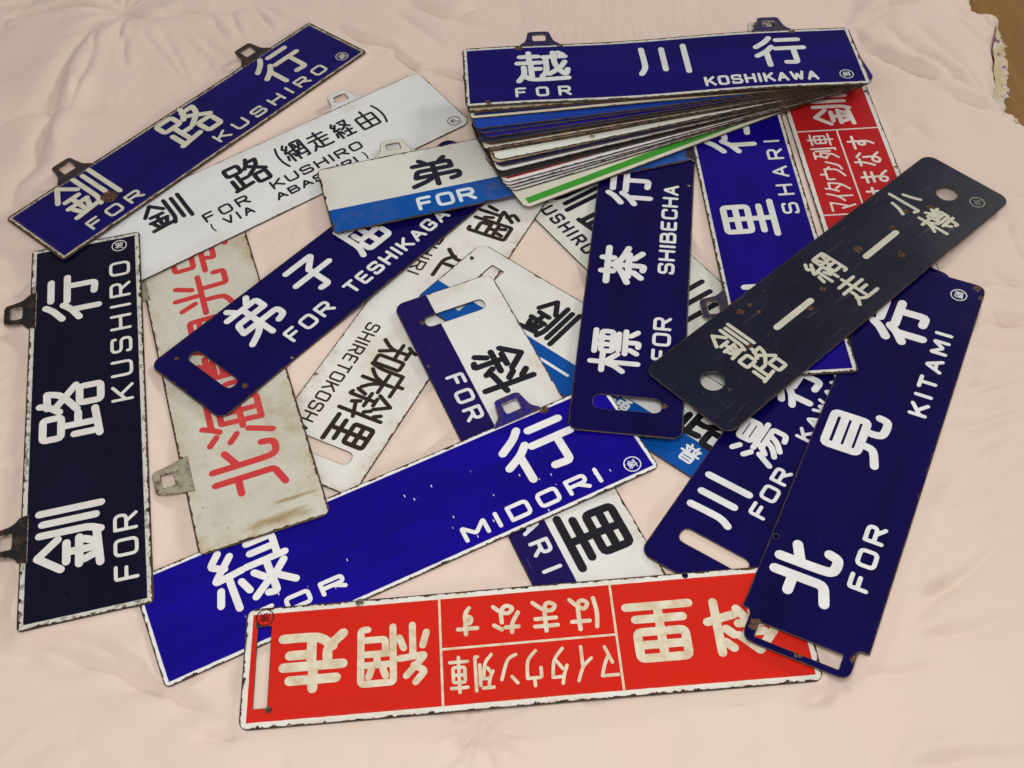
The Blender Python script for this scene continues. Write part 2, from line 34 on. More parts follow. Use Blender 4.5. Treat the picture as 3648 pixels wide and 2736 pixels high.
# stroke lettering: every sign is drawn as brush strokes on a 0..100 box (y down)
# prefix ~ = smooth curve, r = rounded corners, suffix z = closed loop
_ITO="20,3 6,20 22,31; 33,14 5,47 42,43; 23,47 23,98; 9,62 3,84; 36,60 42,78"
_KI="2,26 42,26; 22,2 22,98; ~21,30 14,50 2,68; 24,34 42,56"
_SAN="6,8 20,19; 2,36 16,47; 4,96 20,64"
_ASHI="6,8 42,8 42,36 6,36 z; 25,38 25,92; 25,62 45,62; 8,56 8,94; 2,95 48,88"
_KANE="26,3 2,38; 26,3 50,33; 12,46 42,46; 5,65 47,65; 27,47 27,92; 11,73 16,87; 43,72 37,87; 1,96 52,91"
G={
'釧':_KANE+"; ~61,5 61,60 60,80 54,97; 79,9 79,90; 97,4 97,98",
'路':_ASHI+"; ~68,2 64,16 52,33; ~62,14 88,13; ~88,14 80,36 52,60; 62,28 97,58; 62,64 92,64 92,97 62,97 z",
'行':"~35,4 24,18 4,34; ~35,35 22,50 2,64; 22,54 22,98; 48,13 92,13; 42,42 98,42; 77,42 77,92 56,90",
'弟':"28,3 37,15; 74,3 64,15; 14,20 82,20 82,42; 82,42 19,42 14,64; 14,64 92,64 92,82 76,86; 50,20 50,98; ~47,66 34,80 6,94",
'子':"14,9 84,9 52,36; 53,36 53,94 34,92; 4,50 96,50",
'屈':"14,8 88,8 88,28 16,28; ~14,8 14,50 12,76 2,97; 57,34 57,94; 32,44 32,64 84,64 84,44; 26,72 26,95 90,95 90,72",
'標':_KI+"; 46,8 98,8; 48,21 96,21 96,44 48,44 z; 64,8 64,44; 80,8 80,44; 52,56 92,56; 44,70 99,70; 72,70 72,98 62,96; 54,80 46,94; 88,80 98,94",
'茶':"4,16 96,16; 32,3 32,29; 68,3 68,29; ~50,28 34,46 4,62; ~50,28 66,46 97,60; 20,63 80,63; 50,48 50,98 38,95; 32,74 18,92; 68,74 84,92",
'北':"37,3 37,84 6,94; 8,34 37,34; ~63,3 63,70 66,88 76,93 90,91 95,76; 93,24 63,38",
'見':"18,4 82,4 82,62 18,62 z; 18,24 82,24; 18,43 82,43; ~36,62 34,80 26,88 4,96; ~63,62 63,84 70,93 92,93 97,78",
'越':"8,15 44,15; 26,2 26,38; 2,36 48,36; 28,38 28,84; 28,57 46,57; ~14,50 13,74 2,96; ~12,76 24,90 50,93 98,91; 54,18 97,18; ~58,20 58,58 54,74 48,82; ~74,3 76,44 88,72 95,76 99,62; ~95,36 84,56 62,76; 84,3 93,11",
'川':"~12,5 13,50 12,76 4,96; 49,9 49,86; 90,3 90,98",
'湯':_SAN+"; 40,4 90,4 90,34 40,34 z; 40,19 90,19; 28,46 99,46; ~44,46 38,60 26,74; 36,61 93,61 92,92 76,95; ~58,62 48,80 30,94; ~76,62 66,82 48,98",
'斜':"28,3 2,36; 28,3 54,32; 16,37 42,37; 4,54 53,54; 28,37 28,96 18,93; 14,66 4,86; 42,66 52,82; 66,10 77,22; 62,34 73,46; 56,72 99,61; 85,3 85,98",
'里':"14,4 86,4 86,50 14,50 z; 14,27 86,27; 50,4 50,95; 14,73 86,73; 2,96 98,96",
'網':_ITO+"; 51,98 51,6 97,6 97,96 87,96; 62,17 66,29; 86,17 82,29; 58,36 90,36; 58,54 90,54; 74,36 74,54; 62,54 62,78 90,78",
'走':"14,19 86,19; 50,3 50,44; 4,43 96,43; 53,44 53,86; 53,64 87,64; ~28,54 26,74 4,98; ~20,76 40,92 64,95 98,95",
'知':"~18,4 14,14 4,27; 14,19 47,19; 2,45 53,45; ~29,19 29,56 22,74 4,95; 31,60 49,90; 62,17 94,17 94,86 62,86 z",
'床':"53,3 53,14; 12,17 97,17; ~12,18 12,60 9,78 2,97; 24,46 98,46; 61,26 61,98; ~59,48 46,70 22,88; ~63,48 78,70 99,86",
'海':_SAN+"; ~44,3 38,14 29,25; 40,15 95,15; 43,30 88,30 84,86 36,86; 43,30 37,86; 28,58 99,58; 62,30 60,86",
'道':"46,2 53,12; 84,2 76,12; 34,17 99,17; 64,17 58,29; 44,29 91,29 91,76 44,76 z; 44,44 91,44; 44,60 91,60; 8,6 20,18; 4,40 22,40 22,78 4,96; ~20,78 38,92 62,95 99,95",
'観':"12,10 51,10; 16,2 4,27; 10,26 53,26; 14,26 14,96; 14,44 49,44; 14,60 49,60; 14,77 49,77; 14,95 53,95; 32,26 32,95; 61,6 95,6 95,62 61,62 z; 61,24 95,24; 61,43 95,43; ~71,62 66,84 53,98; 83,62 83,93 99,93 99,78",
'光':"50,3 50,46; 22,10 33,34; 80,8 68,34; 4,48 96,48; ~36,48 34,78 26,88 5,97; 65,48 65,93 97,93 97,76",
'号':"18,5 82,5 82,36 18,36 z; 3,53 97,53; 36,53 30,72 82,72 80,96 58,96",
'緑':_ITO+"; 57,7 91,7 89,42; 57,24 89,24; 47,42 99,42; 73,42 73,96 62,93; 54,55 64,67; 46,92 66,76; 94,53 81,66; 78,70 99,90",
'小':"51,4 51,95 36,90; ~23,30 16,54 4,74; ~79,30 86,50 97,72",
'樽':_KI+"; 57,2 63,12; 87,2 80,12; 46,17 99,17; 51,28 95,28 95,58 51,58 z; 66,17 66,42; 79,17 79,42; 51,43 95,43; 44,71 99,71; 84,62 84,98 74,95; 54,79 61,89",
'車':"6,14 94,14; 18,29 82,29 82,70 18,70 z; 18,49 82,49; 2,85 98,85; 50,2 50,98",
'列':"2,8 59,8; ~28,8 20,32 2,52; ~22,33 54,33; ~54,33 42,74 6,98; 14,50 30,62; 71,16 71,72; 95,2 95,96 81,95",
'札':"4,26 46,26; 25,2 25,98; 23,32 4,64; 29,42 44,56; 62,4 62,93 97,93 97,70",
'旭':"~24,4 22,60 2,95; 4,27 47,27 47,88 97,88 97,74; 60,8 94,8 94,66 60,66 z; 60,37 94,37",
'旅':"22,2 22,16; 2,18 46,18; ~20,18 18,60 2,96; 20,44 42,44 40,94 28,94; ~62,2 58,14 48,26; 58,16 98,16; 52,40 94,30; 60,38 60,94; 62,52 97,96; 92,54 76,70",
'経':_ITO+"; ~52,8 92,8; ~92,8 80,34 50,52; 58,20 97,48; 56,68 95,68; 75,54 75,93; 48,95 99,95",
'由':"10,30 90,30 90,96 10,96 z; 10,63 90,63; 50,4 50,96",
'普':"30,3 37,16; 70,3 63,16; 10,20 90,20; 38,20 38,49; 62,20 62,49; 18,28 25,41; 82,28 75,41; 2,51 98,51; 20,63 80,63 80,97 20,97 z; 20,80 80,80",
'通':"8,6 20,18; 4,40 22,40 22,78 4,96; ~20,78 38,92 62,95 99,95; 40,6 92,6 68,20; 40,28 92,28 92,80 84,80; 40,28 40,82; 40,46 92,46; 40,63 92,63; 66,28 66,82",
'ー':"0,50 100,50",'一':"0,50 100,50",'(':"~82,0 50,24 40,50 50,76 82,100",')':"~18,0 50,24 60,50 50,76 18,100",
'す':"4,22 96,22; ~58,2 58,46 46,66 30,58 38,42 56,46 60,64 54,82 38,98",
'な':"8,20 54,20; ~32,3 28,34 6,68; 68,14 94,30; ~66,38 66,76 48,94 26,84 42,68 70,76 94,94",
'ま':"10,18 88,18; 14,42 84,42; ~50,2 50,74 36,92 14,82 28,66 60,74 90,96",
'は':"~13,8 8,50 15,96; 36,28 97,28; ~71,4 71,76 56,92 38,82 50,66 74,76 98,96",
'マ':"6,13 92,13; ~92,13 72,44 50,66; 30,48 62,92",
'イ':"~86,5 54,42 6,64; 56,42 56,98",
'タ':"~36,2 26,24 6,50; 30,20 86,20; ~86,20 72,66 22,98; 30,42 66,68",
'ウ':"50,2 50,22; 12,50 12,23 88,23; ~88,23 80,70 34,98",
'ン':"8,14 36,32; ~8,92 54,78 92,26",
'A':"0,100 50,0 100,100; 17,66 83,66",'B':"0,0 0,100; r0,0 92,0 92,47 0,47; r0,47 100,47 100,100 0,100",
'C':"r100,24 100,0 0,0 0,100 100,100 100,76",'D':"0,0 0,100; r0,0 100,0 100,100 0,100",
'E':"94,0 0,0 0,100 96,100; 0,48 84,48",'F':"96,0 0,0 0,100; 0,49 84,49",
'G':"r100,24 100,0 0,0 0,100 100,100 100,54; 100,54 56,54",'H':"0,0 0,100; 100,0 100,100; 0,49 100,49",
'I':"50,0 50,100",'K':"0,0 0,100; 94,0 0,66; 38,42 100,100",'M':"0,100 0,0 50,74 100,0 100,100",
'O':"r0,0 100,0 100,100 0,100 z",'R':"r0,0 98,0 98,53 0,53; 0,0 0,100; 52,53 100,100",
'S':"r96,18 96,0 0,0 0,49 100,49 100,100 0,100 0,82",'T':"0,0 100,0; 50,0 50,100",'U':"r0,0 0,100 100,100 100,0",
'V':"0,0 50,100 100,0",'W':"0,0 24,100 50,20 76,100 100,0",'Y':"0,0 50,48 100,0; 50,48 50,100",
'コ':"0,0 90,0 90,100 0,100",
}
ADV={'I':.08,'M':1.15,'W':1.35,'(':.3,')':.3,'A':1.05,'T':.95,'F':.85,'E':.88}
def _smooth(p,n=5):
    if len(p)<3: return p
    q=[p[0]]+p+[p[-1]]; o=[p[0]]
    for i in range(1,len(q)-2):
        a,b,c,d=q[i-1:i+3]
        for k in range(1,n+1):
            t=k/n; o.append(tuple(.5*(2*b[j]+(c[j]-a[j])*t+(2*a[j]-5*b[j]+4*c[j]-d[j])*t*t+(3*b[j]-a[j]-3*c[j]+d[j])*t**3) for j in (0,1)))
    return o
def _round(p,rad,closed,n=4):
    o=[]; N=len(p)
    for i in range(N):
        if not closed and i in (0,N-1): o.append(p[i]); continue
        a,b,c=p[i-1],p[i],p[(i+1)%N]
        la=((a[0]-b[0])**2+(a[1]-b[1])**2)**.5; lc=((c[0]-b[0])**2+(c[1]-b[1])**2)**.5
        if la<1e-9 or lc<1e-9: continue
        ra=min(rad,la*.48); rc=min(rad,lc*.48)
        s=(b[0]+(a[0]-b[0])*ra/la,b[1]+(a[1]-b[1])*ra/la); e=(b[0]+(c[0]-b[0])*rc/lc,b[1]+(c[1]-b[1])*rc/lc)
        for k in range(n+1):
            t=k/n; o.append(tuple((1-t)**2*s[j]+2*t*(1-t)*b[j]+t*t*e[j] for j in (0,1)))
    return o
def glyph(ch,cx,cy,w,h,sw):
    """strokes of one sign as (points, closed) in mm, ink box centred at cx,cy with size w x h"""
    out=[]; iw=max(w-sw,.001); ih=max(h-sw,.001)
    for s in G[ch].split(';'):
        s=s.strip(); sm=s[0]=='~'; rd=s[0]=='r'; s=s.lstrip('~r'); cl=s.endswith('z'); s=s.rstrip(' z')
        p=[tuple(float(v) for v in t.split(',')) for t in s.split()]
        if sm: p=_smooth(p)
        p=[(cx+(x/100-.5)*iw,cy-(y/100-.5)*ih) for x,y in p]
        if rd: p=_round(p,min(iw,ih)*.3,cl,5)
        elif not sm: p=_round(p,sw*.55,cl,3)
        out.append((p,cl))
    return out
def word(t,cx,cy,w,h,sw,gap=.45):
    """strokes of a word filling w x h, one list of strokes"""
    adv=[ADV.get(c,1.) for c in t]; tot=sum(adv)+gap*(len(t)-1)
    lw=(w-sw*len(t))/tot if gap>0 else w/tot
    k=(w-sw*len(t)-0)/ (sum(adv)+gap*(len(t)-1))
    x=cx-w/2; o=[]
    for c,a in zip(t,adv):
        gw=a*k+sw
        o+=glyph(c,x+gw/2,cy,gw,h,sw); x+=gw+gap*k
    return o

# ------------------------------------------------------------------ helpers
def mesh_obj(name, verts, faces, mat, parent=None, smooth=False):
    me = bpy.data.meshes.new(name); me.from_pydata(verts, [], faces); me.update()
    o = bpy.data.objects.new(name, me); COL.objects.link(o)
    if mat: me.materials.append(mat)
    if smooth: me.polygons.foreach_set('use_smooth', [True]*len(me.polygons))
    if parent: o.parent = parent
    return o
class NB:
    """small node builder"""
    def __init__(s, name):
        s.m = bpy.data.materials.new(name); s.m.use_nodes = True; s.t = s.m.node_tree; s.b = s.t.nodes['Principled BSDF']
        s.tc = s.t.nodes.new('ShaderNodeTexCoord'); s.v = s.tc.outputs['Object']
    def n(s, k, **kw):
        x = s.t.nodes.new(k)
        for a, v in kw.items(): setattr(x, a, v)
        return x
    def inp(s, sock, v):
        if hasattr(v, 'is_linked') or isinstance(v, bpy.types.NodeSocket): s.t.links.new(v, sock)
        else: sock.default_value = v
    def math(s, op, a, b=0., clamp=False):
        x = s.n('ShaderNodeMath', operation=op); x.use_clamp = clamp; s.inp(x.inputs[0], a); s.inp(x.inputs[1], b); return x.outputs[0]
    def step(s, v, lo, hi):
        x = s.n('ShaderNodeMapRange'); s.inp(x.inputs[0], v); s.inp(x.inputs[1], lo); s.inp(x.inputs[2], hi); return x.outputs[0]
    def mix(s, f, a, b):
        x = s.n('ShaderNodeMix', data_type='RGBA'); s.inp(x.inputs[0], f); s.inp(x.inputs[6], a); s.inp(x.inputs[7], b); return x.outputs[2]
    def noise(s, scale, detail=3., rough=.55, vec=None, off=0.):
        x = s.n('ShaderNodeTexNoise'); x.inputs['Scale'].default_value = scale; x.inputs['Detail'].default_value = detail; x.inputs['Roughness'].default_value = rough
        v = vec or s.v
        if off:
            a = s.n('ShaderNodeVectorMath', operation='ADD'); s.inp(a.inputs[0], v); a.inputs[1].default_value = (off, off*1.7, off*.6); v = a.outputs[0]
        s.t.links.new(v, x.inputs['Vector']); return x.outputs[0]
    def scaled(s, sc):
        a = s.n('ShaderNodeVectorMath', operation='MULTIPLY'); s.inp(a.inputs[0], s.v); a.inputs[1].default_value = sc; return a.outputs[0]
    def bump(s, h, dist, strength=1.):
        x = s.n('ShaderNodeBump'); x.inputs['Distance'].default_value = dist; x.inputs['Strength'].default_value = strength; s.inp(x.inputs['Height'], h)
        s.t.links.new(x.outputs[0], s.b.inputs['Normal'])
    def done(s, col, rough, spec=.28):
        s.inp(s.b.inputs['Base Color'], col); s.inp(s.b.inputs['Roughness'], rough); s.b.inputs['Specular IOR Level'].default_value = spec; return s.m
def c4(c): return (c[0], c[1], c[2], 1)
RUST = (.085, .036, .016); DARK = (.022, .017, .014); CREAM = (.62, .56, .42); WHITE = (.76, .76, .74); STAIN = (.42, .27, .09)
NAVY = (.0045, .002, .072); INK = (.012, .012, .022); RED = (.62, .028, .018); SKYB = (.004, .075, .34)

def wear(nb, col, seed, sp, stains=0., stain_col=STAIN):
    """yellow-brown stains and rust spots, in board coordinates, shared by the plate and its lettering"""
    if stains:
        a = nb.noise(9, 4, .6, off=seed); b = nb.noise(55, 3, .6, off=seed+3)
        f = nb.math('MULTIPLY', nb.step(a, .5, .72), nb.step(b, .3, .75)); f = nb.math('MULTIPLY', f, stains)
        col = nb.mix(f, col, c4(stain_col))
    rust = None
    if sp:
        j = nb.noise(210, 2, .6, off=seed+1)
        for (u, v, rad) in sp:
            d = nb.n('ShaderNodeVectorMath', operation='DISTANCE'); nb.inp(d.inputs[0], nb.scaled((1, 1, 0))); d.inputs[1].default_value = (u*MM, v*MM, 0)
            e = nb.math('ADD', d.outputs['Value'], nb.math('MULTIPLY', nb.math('SUBTRACT', j, .5), rad*MM*1.5))
            f = nb.step(e, rad*MM, rad*MM*.82)
            rust = f if rust is None else nb.math('MAXIMUM', rust, f)
        rn = nb.noise(300, 3, .6, off=seed+2)
        col = nb.mix(rust, col, nb.mix(nb.step(rn, .38, .62), c4(DARK), c4((.16, .075, .035))))
    return col, rust

def enamel(name, L, Wd, field, stripe=None, border=None, bw=7., chip=1.2, chipamp=5., rim=DARK, stains=0., stain_col=STAIN, edge_stain=0., seed=0., spots=(), specks=0., rough=.13, spec=.15, matte=0., fleck=0., scratch=0., smear=(), flake=0.):
    nb = NB(name)
    xyz = nb.n('ShaderNodeSeparateXYZ'); nb.inp(xyz.inputs[0], nb.v); x, y = xyz.outputs[0], xyz.outputs[1]
    ex = nb.math('SUBTRACT', L/2*MM, nb.math('ABSOLUTE', x)); ey = nb.math('SUBTRACT', Wd/2*MM, nb.math('ABSOLUTE', y))
    e = nb.math('MINIMUM', ex, ey)
    lo = nb.noise(14, 4, .6, vec=nb.scaled((.5, 1.4, 1)), off=seed+5)
    f0 = nb.mix(nb.step(lo, .3, .7), c4([c*(.93 if max(field) > .3 else .70) for c in field]), c4([min(1, c*(1.03 if max(field) > .3 else 1.22)) for c in field]))  # uneven field tone, also painting brighter sheen patches into the dark enamel colours
    col = f0
    jit = nb.math('MULTIPLY', nb.math('SUBTRACT', nb.noise(120, 2, .5, off=seed), .5), .0008)
    if border:
        col = nb.mix(nb.step(nb.math('ADD', e, jit), (bw+.3)*MM, (bw-.3)*MM), col, c4(border))
    if edge_stain:
        f = nb.math('MULTIPLY', nb.step(e, .010 if border else .026, .002), nb.math('MULTIPLY', nb.step(nb.noise(26, 4, .6, off=seed+6), .42, .66), nb.step(nb.noise(150, 3, .65, off=seed+16), .25, .7))); col = nb.mix(nb.math('MULTIPLY', f, edge_stain), col, c4(STAIN))
    smear_done = 0
    for (u, v, ru, rv) in smear:
        mp = nb.n('ShaderNodeVectorMath', operation='SUBTRACT'); nb.inp(mp.inputs[0], nb.v); mp.inputs[1].default_value = (u*MM, v*MM, 0)
        m2 = nb.n('ShaderNodeVectorMath', operation='MULTIPLY'); nb.inp(m2.inputs[0], mp.outputs[0]); m2.inputs[1].default_value = (1000/ru, 1000/rv, 0)
        ln_ = nb.n('ShaderNodeVectorMath', operation='LENGTH'); nb.inp(ln_.inputs[0], m2.outputs[0])
        f = nb.step(nb.math('ADD', ln_.outputs['Value'], nb.math('MULTIPLY', nb.math('SUBTRACT', nb.noise(60, 4, .65, vec=nb.scaled((1.6, .5, 1)), off=seed+5), .5), 2.2)), 1.15, .35); col = nb.mix(nb.math('MULTIPLY', f, .8), col, c4((.30, .20, .075)))
    if stripe:
        col = nb.mix(nb.step(nb.math('ADD', y, jit), (stripe[0]+.25)*MM, (stripe[0]-.25)*MM), col, c4(stripe[1]))
    if flake:
        f = nb.math('MULTIPLY', nb.step(nb.math('ADD', e, jit), (bw+1)*MM, (bw-1)*MM), nb.step(nb.noise(95, 5, .7, off=seed+14), .52, .60)); col = nb.mix(nb.math('MULTIPLY', f, flake), col, c4((.10, .085, .07)))
    if specks:
        vo = nb.n('ShaderNodeTexVoronoi'); vo.inputs['Scale'].default_value = 48; nb.t.links.new(nb.scaled((2.4, .75, 1)), vo.inputs['Vector'])
        f = nb.math('MULTIPLY', nb.step(vo.outputs['Distance'], .085*specks, .06*specks), nb.step(nb.noise(7, 2, .5, off=seed+9), .52, .56)); col = nb.mix(f, col, c4(WHITE))
    if fleck:
        f = nb.math('MULTIPLY', nb.step(nb.noise(170, 3, .65, off=seed+4), .66, .74), fleck); col = nb.mix(f, col, c4((.2, .16, .12)))
    hair = nb.math('MULTIPLY', nb.step(nb.noise(26, 5, .75, vec=nb.scaled((.22, 5., 1)), off=seed+18), .685, .72), nb.step(nb.noise(9, 2, .5, off=seed+19), .48, .6))
    col = nb.mix(nb.math('MULTIPLY', hair, .30), col, c4((.20, .19, .22) if max(field) < .3 else (.34, .30, .26)))
    if scratch:
        f = nb.math('MULTIPLY', nb.step(nb.noise(40, 3, .6, vec=nb.scaled((.35, 3., 1)), off=seed+8), .62, .72), scratch); col = nb.mix(f, col, c4((.16, .16, .2)))
    col, rust = wear(nb, col, seed, spots, stains, stain_col)
    # chipped rim: thin bare-steel line with irregular bites
    n1 = nb.noise(95, 5, .72, off=seed+2); n2 = nb.noise(26, 2, .5, off=seed+7)
    amp = nb.math('MULTIPLY', nb.math('ADD', nb.math('MULTIPLY', nb.step(n2, .35, .7), .65), .35), chipamp*MM)
    thr = nb.math('ADD', (chip+.35)*MM, nb.math('MULTIPLY', nb.step(n1, .46, .78), amp))
    ch = nb.step(nb.math('SUBTRACT', e, thr), .0003, -.0003)
    rimc = nb.mix(nb.step(nb.noise(130, 3, .6, off=seed+11), .42, .66), c4(rim), c4(RUST))
    col = nb.mix(ch, col, rimc)
    tot = ch if rust is None else nb.math('MAXIMUM', ch, rust)
    rr = nb.math('ADD', rough, nb.math('MULTIPLY', nb.noise(30, 3, .6, off=seed+13), .10+matte))
    rr = nb.math('ADD', rr, nb.math('MULTIPLY', tot, .5), True)
    hh = nb.math('SUBTRACT', nb.math('MULTIPLY', nb.noise(18, 2, .5, off=seed+1), .35), nb.math('MULTIPLY', tot, .35))
    nb.bump(hh, .0009, .7)
    return nb.done(col, rr, spec)

def paint(name, colr, seed=0., spots=(), stains=0., rough=.16, dirty=0.):
    nb = NB(name)
    lo = nb.noise(45, 3, .6, off=seed); col = nb.mix(nb.step(lo, .3, .7), c4([c*.9 for c in colr]), c4([min(1, c*1.05) for c in colr]))
    if dirty:
        f = nb.math('MULTIPLY', nb.step(nb.noise(90, 4, .65, off=seed+4), .42, .68), dirty); col = nb.mix(f, col, c4((.45, .30, .11)))
    col, rust = wear(nb, col, seed, spots, stains)
    nb.bump(nb.noise(60, 2, .5, off=seed+1), .0003, .5)
    return nb.done(col, rough, .3)

# ------------------------------------------------------------------ plates, lettering
def rrect(L, Wd, rad, n=7):
    P = []
    for cx, cy, a0 in ((L/2-rad, -Wd/2+rad, -90), (L/2-rad, Wd/2-rad, 0), (-L/2+rad, Wd/2-rad, 90), (-L/2+rad, -Wd/2+rad, 180)):
        for k in range(n+1):
            a = math.radians(a0+90*k/n); P.append((cx+rad*math.cos(a), cy+rad*math.sin(a)))
    return P
def fillet(P, rads, n=5):
    o = []; N = len(P)
    for i in range(N):
        rad = rads[i] if isinstance(rads, (list, tuple)) else rads
        a, b, c = Vector(P[i-1]), Vector(P[i]), Vector(P[(i+1) % N])
        if rad <= 0: o.append(tuple(b)); continue
        d1 = (a-b); d2 = (c-b); q = min(rad, d1.length*.49, d2.length*.49); s = b+d1.normalized()*q; e = b+d2.normalized()*q
        for k in range(n+1):
            t = k/n; o.append(tuple(s*(1-t)**2+b*2*t*(1-t)+e*t*t))
    return o
def resample(P, step):
    o = []; N = len(P)
    for i in range(N):
        a, b = Vector(P[i]), Vector(P[(i+1) % N]); k = max(1, int((b-a).length/step))
        for j in range(k): o.append(tuple(a.lerp(b, j/k)))
    return o
def offset(P, d):
    """shrink (d>0) a counter-clockwise loop"""
    o = []; N = len(P)
    for i in range(N):
        a, b, c = Vector(P[i-1]), Vector(P[i]), Vector(P[(i+1) % N]); t1 = (b-a); t2 = (c-b)
        if t1.length < 1e-9 or t2.length < 1e-9: o.append(tuple(b)); continue
        n1 = Vector((-t1.y, t1.x)).normalized(); n2 = Vector((-t2.y, t2.x)).normalized(); m = n1+n2
        if m.length < 1e-6: m = n1
        m.normalize(); o.append(tuple(b+m*(d/max(.5, m.dot(n1)))))
    return o
def area2(P): return sum(P[i-1][0]*P[i][1]-P[i][0]*P[i-1][1] for i in range(len(P)))
def inside(pt, P):
    x, y = pt; c = False; j = len(P)-1
    for i in range(len(P)):
        if (P[i][1] > y) != (P[j][1] > y) and x < (P[j][0]-P[i][0])*(y-P[i][1])/(P[j][1]-P[i][1])+P[i][0]: c = not c
        j = i
    return c
def sheet(name, outline, holes, mat, parent, zt=0., th=1.5, bend=None, grid=None, lip=.6, step=14., edge_mat=None):
    """a steel sheet: top, rounded-over rim, side walls and underside, with real cut-outs (mm)"""
    loops = [resample(outline if area2(outline) > 0 else outline[::-1], step)]
    for hl in holes: loops.append(resample(hl if area2(hl) < 0 else hl[::-1], step))
    bz = bend or (lambda u, v: 0.)
    inner = [offset(l, lip) for l in loops]
    pts = []; edges = []
    for l in inner:
        k = len(pts); pts += [Vector(q) for q in l]; edges += [(k+i, k+(i+1) % len(l)) for i in range(len(l))]
    nring = len(pts)
    if grid:
        us = [q[0] for q in loops[0]]; vs = [q[1] for q in loops[0]]
        u = min(us)+grid
        while u < max(us)-3:
            v = min(vs)+grid*.7
            while v < max(vs)-3:
                if inside((u, v), inner[0]) and not any(inside((u, v), q) for q in inner[1:]): pts.append(Vector((u+.01, v+.013)))
                v += grid
            u += grid
    vo, eo, fo, ov, oe, of = delaunay_2d_cdt(pts, edges, [], 0, 1e-5)
    remap = {}
    for i, src in enumerate(ov):
        for q in src: remap[q] = i
    V = [(p.x, p.y, zt+bz(p.x, p.y)) for p in vo]; F = []
    for f in fo:
        c = (sum(vo[i].x for i in f)/len(f), sum(vo[i].y for i in f)/len(f))
        if inside(c, inner[0]) and not any(inside(c, q) for q in inner[1:]): F.append(tuple(f))
    nt = len(V); top = list(F)
    V += [(p.x, p.y, zt-th+bz(p.x, p.y)) for p in vo]; F += [tuple(i+nt for i in reversed(f)) for f in top]
    k = 0; nf0 = len(F)
    for l, inn in zip(loops, inner):
        b = len(V); n = len(l)
        V += [(q[0], q[1], zt-lip*.55+bz(*q)) for q in l]; V += [(q[0], q[1], zt-th+.15+bz(*q)) for q in l]
        for i in range(n):
            j = (i+1) % n; a0, a1 = remap[k+i], remap[k+j]
            F += [(a1, a0, b+i, b+j), (b+j, b+i, b+n+i, b+n+j), (b+n+j, b+n+i, a0+nt, a1+nt)]
        k += n
    V = [(x*MM, y*MM, z*MM) for x, y, z in V]
    o = mesh_obj(name, V, F, mat, parent)
    if edge_mat:
        o.data.materials.append(edge_mat)
        for i in range(nf0, len(F)): o.data.polygons[i].material_index = 1
    return o
